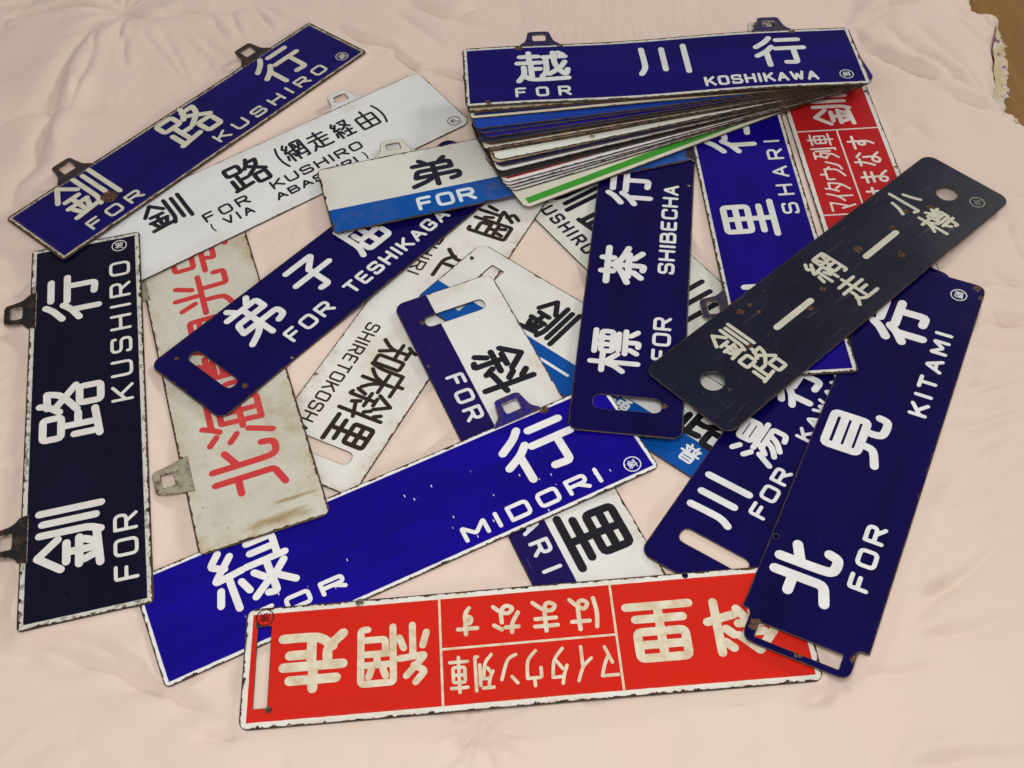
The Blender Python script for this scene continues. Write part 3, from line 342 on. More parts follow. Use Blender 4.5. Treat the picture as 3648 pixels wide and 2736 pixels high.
def strokes_mesh(name, strokes, sw, mat, parent, bend=None, z0=0., th=.22):
    """raised enamel brush strokes: one closed ribbon with rounded ends per stroke (mm)"""
    V = []; F = []; bz = bend or (lambda u, v: 0.)
    parts = []
    for p, closed in strokes:
        if closed: parts.append((p, True)); continue
        cur = [p[0]]
        for i in range(1, len(p)):
            cur.append(p[i])
            if i < len(p)-1:
                a = Vector((p[i][0]-p[i-1][0], p[i][1]-p[i-1][1])); b = Vector((p[i+1][0]-p[i][0], p[i+1][1]-p[i][1]))
                if a.length > 1e-6 and b.length > 1e-6 and a.normalized().dot(b.normalized()) < .55: parts.append((cur, False)); cur = [p[i]]
        parts.append((cur, False))
    for si, (p, closed) in enumerate(parts):
        q = [p[0]]
        for a, b in zip(p, p[1:]+([p[0]] if closed else [])):
            d = math.hypot(b[0]-a[0], b[1]-a[1]); k = max(1, int(d/11))
            for j in range(1, k+1): q.append((a[0]+(b[0]-a[0])*j/k, a[1]+(b[1]-a[1])*j/k))
        if closed: q = q[:-1]
        qq = [q[0]]
        for t in q[1:]:
            if math.hypot(t[0]-qq[-1][0], t[1]-qq[-1][1]) > .05: qq.append(t)
        q = qq; n = len(q); h = sw/2; z = z0+th+.02*(si % 9)
        if n < 2: continue
        Lp = []; Rp = []
        for i in range(n):
            a = q[i-1] if (i or closed) else None; c = q[(i+1) % n] if (i < n-1 or closed) else None; b = q[i]
            t1 = Vector((b[0]-a[0], b[1]-a[1])).normalized() if a else None; t2 = Vector((c[0]-b[0], c[1]-b[1])).normalized() if c else None
            t1 = t1 or t2; t2 = t2 or t1
            n1 = Vector((-t1.y, t1.x)); n2 = Vector((-t2.y, t2.x)); m = n1+n2
            m = n1 if m.length < 1e-4 else m.normalized(); s = h/max(.6, m.dot(n1))
            Lp.append((b[0]+m.x*s, b[1]+m.y*s)); Rp.append((b[0]-m.x*s, b[1]-m.y*s))
        if closed:
            b0 = len(V)
            for a, c in zip(Lp, Rp):
                V += [(a[0], a[1], z+bz(*a)), (c[0], c[1], z+bz(*c)), (a[0], a[1], z0-.3+bz(*a)), (c[0], c[1], z0-.3+bz(*c))]
            for i in range(n):
                j = (i+1) % n; A, Bq = b0+4*i, b0+4*j
                F += [(A, A+1, Bq+1, Bq), (A+2, A, Bq, Bq+2), (A+1, A+3, Bq+3, Bq+1)]
        else:
            def cap(c, frm):
                o = []
                for k in range(1, 6):
                    a = frm-math.pi*k/6; rr = h*(1. if sw < 6 else .97); o.append((c[0]+rr*math.cos(a), c[1]+rr*math.sin(a)))
                return o
            te = math.atan2(q[-1][1]-q[-2][1], q[-1][0]-q[-2][0]); ts = math.atan2(q[1][1]-q[0][1], q[1][0]-q[0][0])
            ec = cap(q[-1], te+math.pi/2); sc = cap(q[0], ts-math.pi/2)
            b0 = len(V)
            for i_, (a, c) in enumerate(zip(Lp, Rp)): V += [(a[0], a[1], z+.11*i_/n+bz(*a)), (c[0], c[1], z+.11*i_/n+bz(*c))]
            for i in range(n-1): F.append((b0+2*i, b0+2*i+1, b0+2*i+3, b0+2*i+2))
            ce = len(V); V += [(a[0], a[1], z+.11+bz(*a)) for a in ec]; F.append((b0+2*n-2, )+(b0+2*n-1, )+tuple(range(ce+4, ce-1, -1)))
            cs = len(V); V += [(a[0], a[1], z+bz(*a)) for a in sc]; F.append((b0+1, b0)+tuple(range(cs+4, cs-1, -1)))
            ring = [b0+2*i for i in range(n)]+list(range(ce, ce+5))+[b0+2*i+1 for i in range(n-1, -1, -1)]+list(range(cs, cs+5))
            lw = len(V); V += [(V[i][0], V[i][1], z0-.3+bz(V[i][0], V[i][1])) for i in ring]; m = len(ring)
            for i in range(m): F.append((ring[i], ring[(i+1) % m], lw+(i+1) % m, lw+i))
    V = [(x*MM, y*MM, zz*MM) for x, y, zz in V]
    o = mesh_obj(name, V, F, mat, parent)
    bm = bmesh.new(); bm.from_mesh(o.data); bmesh.ops.recalc_face_normals(bm, faces=bm.faces); bm.to_mesh(o.data); bm.free()
    return o
def empty(name, d, label, cat, group):
    o = bpy.data.objects.new(name, None); COL.objects.link(o); R = d['R']; p = d['o']
    o.empty_display_size = .02
    o.matrix_world = Matrix(((R[0][0], R[0][1], R[0][2], p[0]*MM), (R[1][0], R[1][1], R[1][2], p[1]*MM), (R[2][0], R[2][1], R[2][2], p[2]*MM), (0, 0, 0, 1)))
    o['label'] = label; o['category'] = cat; o['group'] = group
    return o
def slot(u, length, width, rad, v0=0.):
    return fillet([(u-width/2, v0-length/2), (u+width/2, v0-length/2), (u+width/2, v0+length/2), (u-width/2, v0+length/2)], rad, 5)
def disc(u, v, rad, n=22): return [(u+rad*math.cos(2*math.pi*k/n), v+rad*math.sin(2*math.pi*k/n)) for k in range(n)]
EDGE = {}
def edge_steel(kind='dark'):
    if kind not in EDGE:
        nb = NB('worn_edge_'+kind); n = nb.noise(150, 3, .65)
        a, b = {'dark': ((.03, .024, .02), (.10, .055, .03)), 'worn': ((.05, .035, .025), (.33, .27, .20))}[kind]
        EDGE[kind] = nb.done(nb.mix(nb.step(n, .42, .6), c4(a), c4(b)), .5, .3)
    return EDGE[kind]
def hanger(parent, u, Wd, mat, bend, over=3., tilt=0., top=34., w0=33., w1=16., hole=(20, 15)):
    """pressed steel hook plate with a square eye, welded to the board's upper edge"""
    y0 = Wd/2-over; h = top+over
    P = [(u-w0, y0), (u+w0, y0), (u+w0-2, y0+over+1.5), (u+w1+6, y0+over+9), (u+w1+1, y0+h-2), (u+w1-4, y0+h), (u-w1+4, y0+h), (u-w1-1, y0+h-2), (u-w1-6, y0+over+9), (u-w0+2, y0+over+1.5)]
    P = fillet(P, [1, 1, 3, 8, 5, 4, 4, 5, 8, 3], 4)
    hy = y0+over+17
    H = fillet([(u-hole[0]/2, hy-hole[1]/2), (u+hole[0]/2, hy-hole[1]/2), (u+hole[0]/2, hy+hole[1]/2), (u-hole[0]/2, hy+hole[1]/2)], 3, 3)
    bz = lambda a, b: (bend(a, min(b, Wd/2)) if bend else 0.)+max(0, b-Wd/2)*tilt
    return sheet('hanger', P, [H], mat, parent, zt=.5, th=1.9, bend=bz, lip=.9, step=6, edge_mat=edge_steel('worn'))
def hanger_mat(name, colr, seed, rust=.5, rim=DARK):
    nb = NB(name); n1 = nb.noise(70, 4, .65, off=seed); n2 = nb.noise(160, 3, .6, off=seed+2)
    col = nb.mix(nb.step(n1, .60-.3*rust, .78-.22*rust), c4(colr), nb.mix(nb.step(n2, .4, .62), c4(rim), c4((.075, .038, .018))))
    nb.bump(n2, .0010, .8)
    return nb.done(col, nb.math('ADD', .3, nb.math('MULTIPLY', n1, .4)), .3)

GROUP = 'enamel train destination boards strewn on the pink futon'
def board(key, label, shape, mat_kw, ink, holes=(), tabs=(), hang=None, rad=14., bend=None, ink2=None, ring=None, lines=(), outline=None, kdirty=0., kspots=None, extra=None, grid=None, kst=0.):
    d = DATA['b'][key]; L, Wd = d['L'], d['W']
    t = empty('destination_board', d, label, 'sign board', GROUP)
    mk = dict(mat_kw); seed = 1.3*(ord(key)-60)
    m = enamel('enamel_'+mk.pop('nm'), L+(76 if key == 'N' else 0), Wd, seed=seed, **mk)
    sheet('plate', outline or rrect(L, Wd, rad), holes, m, t, bend=bend, grid=grid or (26. if bend else None), edge_mat=edge_steel())
    sp = mat_kw.get('spots', ()) if kspots is None else kspots
    im = paint('lettering_paint', ink, seed, sp, kst, dirty=kdirty); im2 = paint('second_lettering_paint', ink2, seed, sp) if ink2 else im
    rm = paint('mark_paint', ring, seed, ()) if ring else im
    for e in d['t']:
        if e[0] == 'k':
            mm = im2 if len(e) > 7 and e[7] == 'w' else im
            small = e[5] < 33
            strokes_mesh('small_character' if small else 'character', glyph(*e[1:7]), e[6], mm, t, bend)
        elif e[0] == 'w':
            mm = im2 if len(e) > 8 and e[8] == 'w' else im
            strokes_mesh('lettering', word(*e[1:8]), e[6], mm, t, bend)
        else:
            dd = e[4]; ch, cx, cy = e[1:4]
            circ = [([(cx+(dd/2-.6)*math.cos(2*math.pi*k/28), cy+(dd/2-.6)*math.sin(2*math.pi*k/28)) for k in range(28)], True)]
            o = strokes_mesh('depot_mark', circ, 1.3, rm, t, bend); strokes_mesh('mark_character', glyph(ch, cx, cy, dd*.58, dd*.58, 1.15), 1.15, rm, o, bend)
    for (a, b, w) in lines: strokes_mesh('divider_line', [([a, b], False)], w, im, t, bend)
    for u, kw in tabs: hanger(t, u, Wd, hang, bend, **kw)
    if extra: extra(t, d)
    return t
def screw(t, u, v, rad=4.5):
    nb = NB('screw_steel'); nb.b.inputs['Metallic'].default_value = .7; m = nb.done(c4((.22, .19, .16)), .45)
    V = []; F = []; n = 18
    for z, k in ((-.2, 1.), (.9, 1.), (1.5, .7)):
        V += [((u+rad*k*math.cos(2*math.pi*i/n))*MM, (v+rad*k*math.sin(2*math.pi*i/n))*MM, z*MM) for i in range(n)]
    for r_ in (0, 1):
        for i in range(n): F.append((r_*n+i, r_*n+(i+1) % n, (r_+1)*n+(i+1) % n, (r_+1)*n+i))
    F.append(tuple(2*n+i for i in range(n)))
    o = mesh_obj('screw', V, F, m, t)
    strokes_mesh('screw_slot', [([(u-rad*.6, v), (u+rad*.6, v)], False)], 1., paint('slot_shadow', DARK), o, None, 1.45, .1)

# ------------------------------------------------------------------ the boards
bendA = lambda u, v: 2.2*(1-math.cos(max(-1, min(1, u/290))*math.pi))*.25+1.2*math.exp(-((u+20)/60)**2)*(.7-.3*math.tanh(v/40))
hmA = hanger_mat('hanger_rust_dark', (.02, .016, .03), 3., .75)
board('A', 'blue board FOR KUSHIRO with worn cream rim and rust spot, at upper left', 'hang',
      dict(nm='kushiro_blue', field=(.006, .003, .105), border=(.50, .46, .36), bw=5.8, flake=.85, chip=2.4, chipamp=6.5, rim=(.05, .03, .02), edge_stain=.7, spots=[(-181, -13, 13), (-172, 20, 2)]), (.60, .58, .47), rad=6,
      tabs=[(-181, {'over': 6, 'tilt': .12}), (181, {'over': 6, 'tilt': .12})], hang=hmA, bend=bendA, kst=.25)
hmB = hanger_mat('hanger_white', (.66, .67, .67), 8., .12)
board('B', 'white board FOR KUSHIRO via ABASHIRI in black, half under the rusty blue Kushiro board', 'hang',
      dict(nm='white_kushiro', field=(.72, .735, .74), chip=.7, chipamp=2.2, edge_stain=.35), INK, rad=16, tabs=[(168, {'over': 1}), (-181, {'over': 1})], hang=hmB)
board('C', 'white board with bright blue band reading FOR, poking out left of the fanned pile', 'hang',
      dict(nm='white_blue_band', field=(.68, .68, .64), stripe=(-21.5, SKYB), chip=1.0, chipamp=7, edge_stain=.5, stains=.2, fleck=.2), (.012, .012, .03), ink2=(.66, .74, .80), rad=9, tabs=[(-148, {'over': 1})], hang=hanger_mat('hanger_cream', (.62, .61, .53), 4., .2))
D_ = DATA['b']['D']
board('D', 'navy board FOR TESHIKAGA with a long slot, lying across the cream board with red characters', 'slot',
      dict(nm='teshikaga_navy', field=NAVY, chip=.9, chipamp=4, rim=(.04, .025, .015), spots=[(-232, -52, 4), (-258, 50, 3)]), (.74, .74, .73), rad=15,
      holes=[slot(-240, 82, 18, 9), disc(-162.6, -64.5, 1.8)], kspots=())
def esheet(t, d): pass
board('E', 'grimy cream board with big red characters and a rusty bracket on its left side', 'hang',
      dict(nm='cream', field=(.585, .57, .485), chip=1.6, chipamp=5.5, rim=(.06, .04, .025), stains=.75, stain_col=(.30, .21, .09), edge_stain=.9, fleck=.75, rough=.3, matte=.2, spots=[(-160, 74, 6)], smear=[(-284, -22, 9, 38), (-262, -40, 3, 28)]), (.58, .045, .05), rad=10,
      tabs=[(-183, {'over': 11, 'w0': 27, 'tilt': .03}), (148, {'over': 6, 'w0': 27})], hang=hanger_mat('hanger_cream_rust', (.33, .31, .23), 14., .42, (.09, .055, .03)), kst=.2)
board('F', 'stained white board reading SHIRETOKOSHARI in thin black letters, under the navy Teshikaga board', 'slot',
      dict(nm='white_shiretoko', field=(.74, .74, .72), chip=.8, chipamp=4, stains=.85, stain_col=(.50, .38, .20), edge_stain=.7, fleck=.35), (.03, .018, .014), rad=14,
      holes=[slot(255, 84, 19, 9.5), disc(158.8, -66, 1.8)])
board('G', 'white board with light blue band, directly under the navy-banded white board', 'slot',
      dict(nm='white_lightblue', field=(.70, .70, .68), stripe=(-21.5, SKYB), chip=.8, chipamp=3, edge_stain=.35, fleck=.25, spots=[(-291, 38.5, 3.5)]), (.012, .012, .016), ink2=(.72, .75, .76), rad=16,
      holes=[slot(-250, 92, 21, 1, 0)], kspots=())
board('H', 'white KUSHIRO board in black letters, mostly hidden under the navy Shibecha board', 'slot',
      dict(nm='white_hidden', field=(.68, .68, .64), chip=.7, chipamp=2, edge_stain=.3), (.012, .012, .02), rad=14)
board('I', 'dark navy board FOR SHIBECHA standing upright in view with a slot at its lower end', 'slot',
      dict(nm='shibecha_navy', field=(.004, .002, .058), chip=.8, chipamp=3, spots=[(-252, -45, 4)]), (.72, .72, .72), rad=14, holes=[slot(-253, 84, 22, 11), disc(158.6, -62, 2.2)], kspots=())
hmJ = hanger_mat('hanger_navy', (.018, .013, .05), 21., .6)
board('J', 'vivid blue white-edged board FOR SHARI between the Shibecha board and the red board', 'hang',
      dict(nm='shari_blue', field=(.007, .002, .18), border=(.62, .61, .55), bw=6.2, flake=.3, chip=1.3, chipamp=6.5), (.68, .69, .65), rad=5, tabs=[(-180, {'over': 3}), (140, {'over': 3})], hang=hmJ)
def redlines(t, d): pass
kw = dict(chip=1.0, chipamp=4)
board('K', 'red board with white kana rows and white edge, upright at right below the fanned pile', 'slot',
      dict(nm='red_upright', field=(.44, .015, .018), border=(.68, .67, .63), bw=7.5, edge_stain=.2, **kw), (.70, .64, .60), rad=12, holes=[disc(178, -64, 2.6), disc(0, -65.5, 3.)],
      lines=[((91, -61), (91, 61), 2.4), ((-91, -61), (-91, 61), 2.4), ((-91, 1.5), (91, 1.5), 2.4)])
LS = [(-137.7, 51.1, 5), (-118.9, 50.2, 3.5), (-120.4, 34.7, 3.2), (-27.7, 3.8, 4.5), (-66.8, -6.8, 4.2), (65.8, 16.9, 6), (99.1, -29.3, 6), (133.8, 10.7, 5), (174.7, 17, 4), (-173.6, 4, 4), (-246, -24, 2), (207, -1, 5)]
bendL = lambda u, v: 1.6*math.exp(-((u-120)/55)**2)*(.65-.35*math.tanh(v/40))
board('L', 'weathered blackish board OTARU ABASHIRI KUSHIRO with two round holes, lying on top', 'slot',
      dict(nm='old_black', field=(.010, .011, .025), chip=.6, chipamp=2.5, rim=(.035, .025, .018), spots=LS, scratch=.16, fleck=.2, rough=.24, matte=.15, spec=.08), (.56, .55, .45), rad=16,
      holes=[disc(-251.1, -1.3, 15), disc(247.4, 0, 15), disc(152, -66.5, 2.)], ring=(.32, .32, .24), bend=bendL, kst=.2)
board('M', 'navy board FOR KAWAYU with slanting slot, tucked under the Kitami board', 'slot',
      dict(nm='kawayu_navy', field=(.004, .002, .068), chip=.7, chipamp=2), (.74, .74, .75), rad=15, holes=[slot(-251.5, 84, 19, 9.5)])
N_ = DATA['b']['N']; nl, nw = N_['L'], N_['W']
nout = fillet([(-nl/2-37, -57), (-nl/2-4, -57), (-nl/2, -59), (-nl/2, -nw/2), (nl/2, -nw/2), (nl/2, nw/2), (-nl/2, nw/2), (-nl/2, 61), (-nl/2-5, 58.5), (-nl/2-37, 58.5)], [14, 4, 3, .6, 15, 15, .6, 3, 4, 16], 6)
board('N', 'large navy board FOR KITAMI at right with a cut-out handle at its lower end', 'slot',
      dict(nm='kitami_navy', field=(.004, .002, .058), chip=.6, chipamp=3, rim=(.05, .028, .016), spots=[(282, -58, 5), (266, -66, 4), (-304, 50, 7), (-317, -2, 6), (-293, -60, 6), (-300, -56, 5), (-291, 66, 3)]), (.76, .76, .77), outline=nout,
      holes=[fillet([(-nl/2-29, -44), (-nl/2-11, -44), (-nl/2-11, 46), (-nl/2-29, 46)], 1.2, 3), disc(-191, 63, 3.)], kspots=())
hmO = hanger_mat('hanger_blue', (.014, .008, .17), 31., .42, (.04, .018, .012))
board('O', 'bright blue board FOR MIDORI with crisp white edge, lower centre of the spread', 'hang',
      dict(nm='midori_blue', field=(.006, .0015, .235), border=(.76, .76, .74), bw=5.2, chip=.8, chipamp=5.5, specks=1., spots=[(216, 66, 7)]), (.80, .80, .79), rad=7, tabs=[(183, {'over': 4, 'tilt': .05}), (-181, {'over': 4})], hang=hmO,
      bend=lambda u, v: 1.5*(u/300)**2, kspots=())
board('P', 'white board with navy band FOR SHARI and rounded slot, at the centre', 'slot',
      dict(nm='white_navy_band', field=(.72, .72, .70), stripe=(-23.5, (.011, .006, .085)), chip=.8, chipamp=3.5, edge_stain=.55, fleck=.25, spots=[(-255, -46, 4)]), (.012, .012, .018), ink2=(.72, .72, .74), rad=15,
      holes=[slot(-253.5, 84, 18, 9), disc(-184.2, -64, 1.8)], kspots=())
board('Q', 'red board with white edge lying upside down along the bottom, stained cream characters', 'slot',
      dict(nm='red_bottom', field=(.60, .019, .010), border=(.74, .73, .68), bw=7.3, chip=.9, chipamp=6.5, edge_stain=.6, fleck=.10, spots=[(288, -47, 4), (272, 48, 4.5), (-179, -66, 3)]), (.72, .66, .52), rad=11,
      holes=[slot(280.7, 92, 14.5, .4), disc(-179.1, -64.3, 3.)], lines=[((91.4, -60), (91.4, 60), 2.6), ((-95.4, -60), (-95.4, 60), 2.6), ((-95.4, -1.8), (91.4, -1.8), 2.6)], kdirty=.55, kspots=(), ring=(.06, .008, .008),
      bend=lambda u, v: 2.0*math.exp(-((u+60)/150)**2)*(.6+.4*math.tanh(v/40)), extra=lambda t, d: screw(t, 178, -64.6))
hmR = hanger_mat('hanger_black', (.009, .008, .010), 41., .42, (.022, .015, .012))
board('R', 'blackish board FOR KUSHIRO with flaking white edge, upright at far left', 'hang',
      dict(nm='kushiro_black', field=(.0045, .004, .018), border=(.60, .59, .54), bw=7, chip=1.2, chipamp=6, fleck=.10, flake=.8), (.72, .71, .68), rad=6, tabs=[(181, {'over': 9}), (-178, {'over': 9})], hang=hmR)
bendS = lambda u, v: 1.9*math.sin((u-40)/62)*(.5+.5*min(1, abs(v)/60))+1.9
board('S', 'blue board FOR KOSHIKAWA with white edge on top of the fanned pile', 'hang',
      dict(nm='koshikawa_blue', field=(.005, .002, .11), border=(.60, .60, .56), bw=6.6, flake=.25, chip=1.6, chipamp=6.5, rim=(.045, .03, .02), spots=[(-268, -64, 5), (-214, 66, 7), (-150, 68, 5), (212, 67, 6)]), (.66, .67, .66), rad=9,
      tabs=[(-181, {'over': 4}), (181, {'over': 4})], hang=hanger_mat('hanger_koshikawa', (.013, .008, .07), 51., .3), bend=bendS, kspots=())
def green(t, d):
    L, Wd = d['L'], d['W']
    sheet('green_band', fillet([(-L/2+10, -Wd/2+7.5), (L/2-10, -Wd/2+7.5), (L/2-10, -Wd/2+19.5), (-L/2+10, -Wd/2+19.5)], .5, 2), [], paint('green_enamel', (.045, .30, .028), 3.), t, zt=.25, th=.3, lip=.1)
board('Z', 'cream board with a green band, lowest of the fanned pile', 'slot', dict(nm='cream_green', field=(.64, .62, .52), chip=.9, chipamp=1.5, rim=(.05, .04, .035), edge_stain=.1), INK, rad=14, extra=green)

# the fan between the Koshikawa board and the green-banded one
FAN = [
 ('rust-bitten cream board, first under the Koshikawa board', dict(field=(.55, .48, .34), chip=3.0, chipamp=8, rim=(.06, .03, .015), stains=.6), 'hang'),
 ('pale-edged board showing a thin cream line, second under the Koshikawa board', dict(field=(.02, .03, .15), border=(.62, .58, .42), bw=6, chip=.7, chipamp=2), 'hang'),
 ('glossy cobalt blue board, third under the Koshikawa board', dict(field=(.008, .045, .30), chip=.8, chipamp=3.5), 'slot'),
 ('dark blue chipped board, fourth under the Koshikawa board', dict(field=(.010, .02, .13), chip=.8, chipamp=3.5), 'slot'),
 ('violet-blue chipped board, fifth under the Koshikawa board', dict(field=(.016, .010, .20), chip=.8, chipamp=3.5), 'slot'),
 ('dull slate navy board, sixth under the Koshikawa board', dict(field=(.020, .024, .06), chip=.8, chipamp=3.5), 'slot'),
 ('rusty dark-edged board just above the first white strip of the fan', dict(field=(.07, .05, .04), chip=3.5, chipamp=3.5, rim=(.03, .018, .012)), 'slot'),
 ('white board with rusty rim, topmost wide white strip of the fan', dict(field=(.66, .63, .54), chip=.8, chipamp=3.5, edge_stain=.7), 'hang'),
 ('brown-stained cream board, upper of the two tan strips in the fan', dict(field=(.45, .34, .20), chip=.8, chipamp=3.5, stains=.9, edge_stain=.9), 'slot'),
 ('brown-stained cream board, lower of the two tan strips in the fan', dict(field=(.50, .38, .24), chip=.8, chipamp=3.5, stains=.9, edge_stain=.9), 'slot'),
 ('clean white board with a small hole, widest white strip of the fan', dict(field=(.70, .70, .65), chip=.7, chipamp=4), 'hole'),
 ('yellowed cream board right under the widest white strip of the fan', dict(field=(.56, .50, .36), chip=.8, chipamp=3.5, edge_stain=.8), 'slot'),
 ('navy board in the middle of the fan, between cream and white strips', dict(field=(.018, .018, .065), chip=.8, chipamp=3.5, fleck=.3), 'slot'),
 ('white board right under the navy strip of the fan', dict(field=(.66, .66, .66), chip=.8, chipamp=3.5), 'slot'),
 ('blackish rusty board right above the red strip of the fan', dict(field=(.022, .018, .020), chip=.8, chipamp=3.5, rim=(.04, .022, .014)), 'slot'),
 ('red board with white edge, thin red strip of the fan', dict(field=(.52, .016, .02), border=(.70, .68, .68), bw=7.5, chip=.8, chipamp=3), 'hole'),
 ('white board right under the red strip of the fan', dict(field=(.66, .65, .67), chip=.9, chipamp=4), 'hole'),
 ('greyish white board second under the red strip of the fan', dict(field=(.62, .62, .63), chip=.7, chipamp=3.5), 'hole'),
 ('off-white board resting right on the green-banded board', dict(field=(.60, .60, .57), chip=.8, chipamp=3.5), 'slot'),
]
for k, (lab, kwm, sh) in enumerate(FAN):
    d = dict(DATA['fan'][k]); q = d['o']; ex = random.uniform(-4.5, 4.5); d['o'] = [q[i]+d['R'][i][0]*ex+d['R'][i][1]*random.uniform(-1.1, 1.1) for i in range(3)]
    t = empty('destination_board', d, lab, 'sign board', 'boards fanned in the pile')
    m = enamel('fan_enamel', 600, 138, seed=60+2.1*k, **kwm)
    hl = [disc(-150+30*(k % 2), -60, 3.2)] if sh == 'hole' else []
    wob = random.uniform(0, 6)
    sheet('plate', rrect(600, 138, 7 if sh == 'hang' else 13), hl, m, t, th=1.4, bend=lambda u, v, w=wob: .42*math.sin(u/60+w), grid=40, edge_mat=edge_steel())
    if k in (1, 7): hanger(t, 181, 138, hanger_mat('fan_hanger', (.6, .58, .5) if k == 7 else (.03, .03, .08), 70+k, .45), None, over=2)
    if k == 0: hanger(t, 170, 138, hanger_mat('fan_hanger_cream', (.55, .52, .44), 77, .35), None, over=2)
    if k == 1: hanger(t, -181, 138, t.children[-1].data.materials[0], None, over=2)

# ------------------------------------------------------------------ futon, hem, floor
def seg_dist(px, py, P):
    best = np.full(px.shape, 1e9); sgn = np.zeros(px.shape); along = np.zeros(px.shape)
    tot = sum(math.dist(a, b) for a, b in zip(P, P[1:])); acc = 0
    for a, b in zip(P, P[1:]):
        dx, dy = b[0]-a[0], b[1]-a[1]; l2 = dx*dx+dy*dy+1e-9
        t = np.clip(((px-a[0])*dx+(py-a[1])*dy)/l2, 0, 1)
        d = np.hypot(px-a[0]-t*dx, py-a[1]-t*dy); s = (dx*(py-a[1])-dy*(px-a[0]))/math.sqrt(l2)
        k = d < best; best = np.where(k, d, best); sgn = np.where(k, np.sign(s), sgn); along = np.where(k, (acc+t*math.sqrt(l2))/tot, along); acc += math.sqrt(l2)
    return best, sgn, along
def vnoise(px, py, sc, seed):
    """smooth lattice noise in -1..1"""
    rg = np.random.RandomState(seed); N = 64; T = rg.uniform(-1, 1, (N, N)); x = px/sc; y = py/sc
    xi = np.floor(x).astype(int); yi = np.floor(y).astype(int); fx = x-xi; fy = y-yi; fx = fx*fx*fx*(fx*(fx*6-15)+10); fy = fy*fy*fy*(fy*(fy*6-15)+10)
    g = lambda a, b: T[a % N, b % N]
    return (g(xi, yi)*(1-fx)+g(xi+1, yi)*fx)*(1-fy)+(g(xi, yi+1)*(1-fx)+g(xi+1, yi+1)*fx)*fy
def futon():
    CR = 1.65
    st = 2.9; xs = np.arange(-1150, 1000, st); ys = np.arange(60, 2000, st)
    X, Y = np.meshgrid(xs, ys); H = 2.5*vnoise(X, Y, 190, 3)+1.2*vnoise(X+40, Y, 85, 5)+.4*vnoise(X, Y, 34, 8)
    wx = X+10*vnoise(X, Y, 70, 11)+3*vnoise(X, Y, 22, 15); wy = Y+10*vnoise(X, Y, 70, 12)+3*vnoise(X, Y, 22, 16)
    # padding pillows up between pulled seams
    pn = vnoise(X+30*vnoise(X, Y, 120, 71), Y+30*vnoise(X, Y, 120, 72), 230, 73); H += 15*np.abs(pn)**.8-5.5
    pn = vnoise(wx, wy, 105, 74); H += 3.2*np.abs(pn)**.8-1.2
    # fine slack-cloth creases, stretched along slowly turning directions
    ang = .6+.9*vnoise(X, Y, 420, 21); ca, sa = np.cos(ang), np.sin(ang); a = wx*ca+wy*sa; b = -wx*sa+wy*ca
    n = vnoise(a/4, b, 26, 31); H += 1.5*(.5-np.abs(n)**.7)*np.clip(vnoise(X, Y, 170, 33)*1.4+.25, 0, 1)
    a2 = wx*np.cos(ang+.9)+wy*np.sin(ang+.9); b2 = -wx*np.sin(ang+.9)+wy*np.cos(ang+.9); n = vnoise(a2/5, b2, 17, 35); H += .8*(.5-np.abs(n)**.7)*np.clip(vnoise(X, Y, 140, 37)*1.4+.1, 0, 1)
    # the padding swells up against the undersides and edges of boards lying a little higher
    for dd in DATA['b'].items():
        if dd[0] in 'SZLC': continue
        d = dd[1]; R = d['R']; p = d['o']; L = d['L']; Wd = d['W']
        u = R[0][0]*(X-p[0])+R[1][0]*(Y-p[1]); v = R[0][1]*(X-p[0])+R[1][1]*(Y-p[1])
        zb = p[2]-(R[0][2]*(X-p[0])+R[1][2]*(Y-p[1]))/R[2][2]-1.9
        out = np.hypot(np.maximum(np.abs(u)-L/2, 0), np.maximum(np.abs(v)-Wd/2, 0))
        tgt = np.minimum(zb, 12)-(.55+.2*vnoise(X, Y, 60, 79))*np.maximum(out-2, 0)-.2
        k = 2.; H = np.where(out < 45, np.logaddexp(H/k, tgt/k)*k, H)
    for P, dep, wid, rid in DATA['lines']:
        x0 = min(p[0] for p in P)-80; x1 = max(p[0] for p in P)+80; y0 = min(p[1] for p in P)-80; y1 = max(p[1] for p in P)+80
        i0, i1 = np.searchsorted(xs, [x0, x1]); j0, j1 = np.searchsorted(ys, [y0, y1])
        if i1 <= i0 or j1 <= j0: continue
        sl = (slice(j0, j1), slice(i0, i1)); d, s, al = seg_dist(X[sl]*.8+wx[sl]*.2, Y[sl]*.8+wy[sl]*.2, P); wid = wid*.8; sd = d*s
        fade = np.clip(np.sin(np.pi*al), .03, 1)**.75*1.12*(.75+.35*vnoise(X[sl], Y[sl], 45, 77))
        endd = np.where((al <= 0) | (al >= 1), np.exp(-(d/(wid*1.0))**2), 1)
        H[sl] += CR*fade*(-dep*np.exp(-(d/(.85*wid))**1.45)+1.05*rid*dep*np.exp(-((sd-1.9*wid)/(1.7*wid))**2)*endd+.3*rid*dep*np.exp(-((sd+2.6*wid)/(2.2*wid))**2)*endd)
    # stitched tufts
    for cx, cy, dp, rr in ((-647, 1752, 14, 42), (-50, 445, 9, 30), (760, 1050, 10, 60)):
        rd = np.hypot(X-cx, Y-cy); H -= dp*np.exp(-(rd/rr)**2)
        th = np.arctan2(Y-cy, X-cx); H += 1.6*np.sin(th*11+2*vnoise(X, Y, 60, 41))*np.exp(-((rd-rr*1.2)/(rr*1.1))**2)
    H = H-1.0
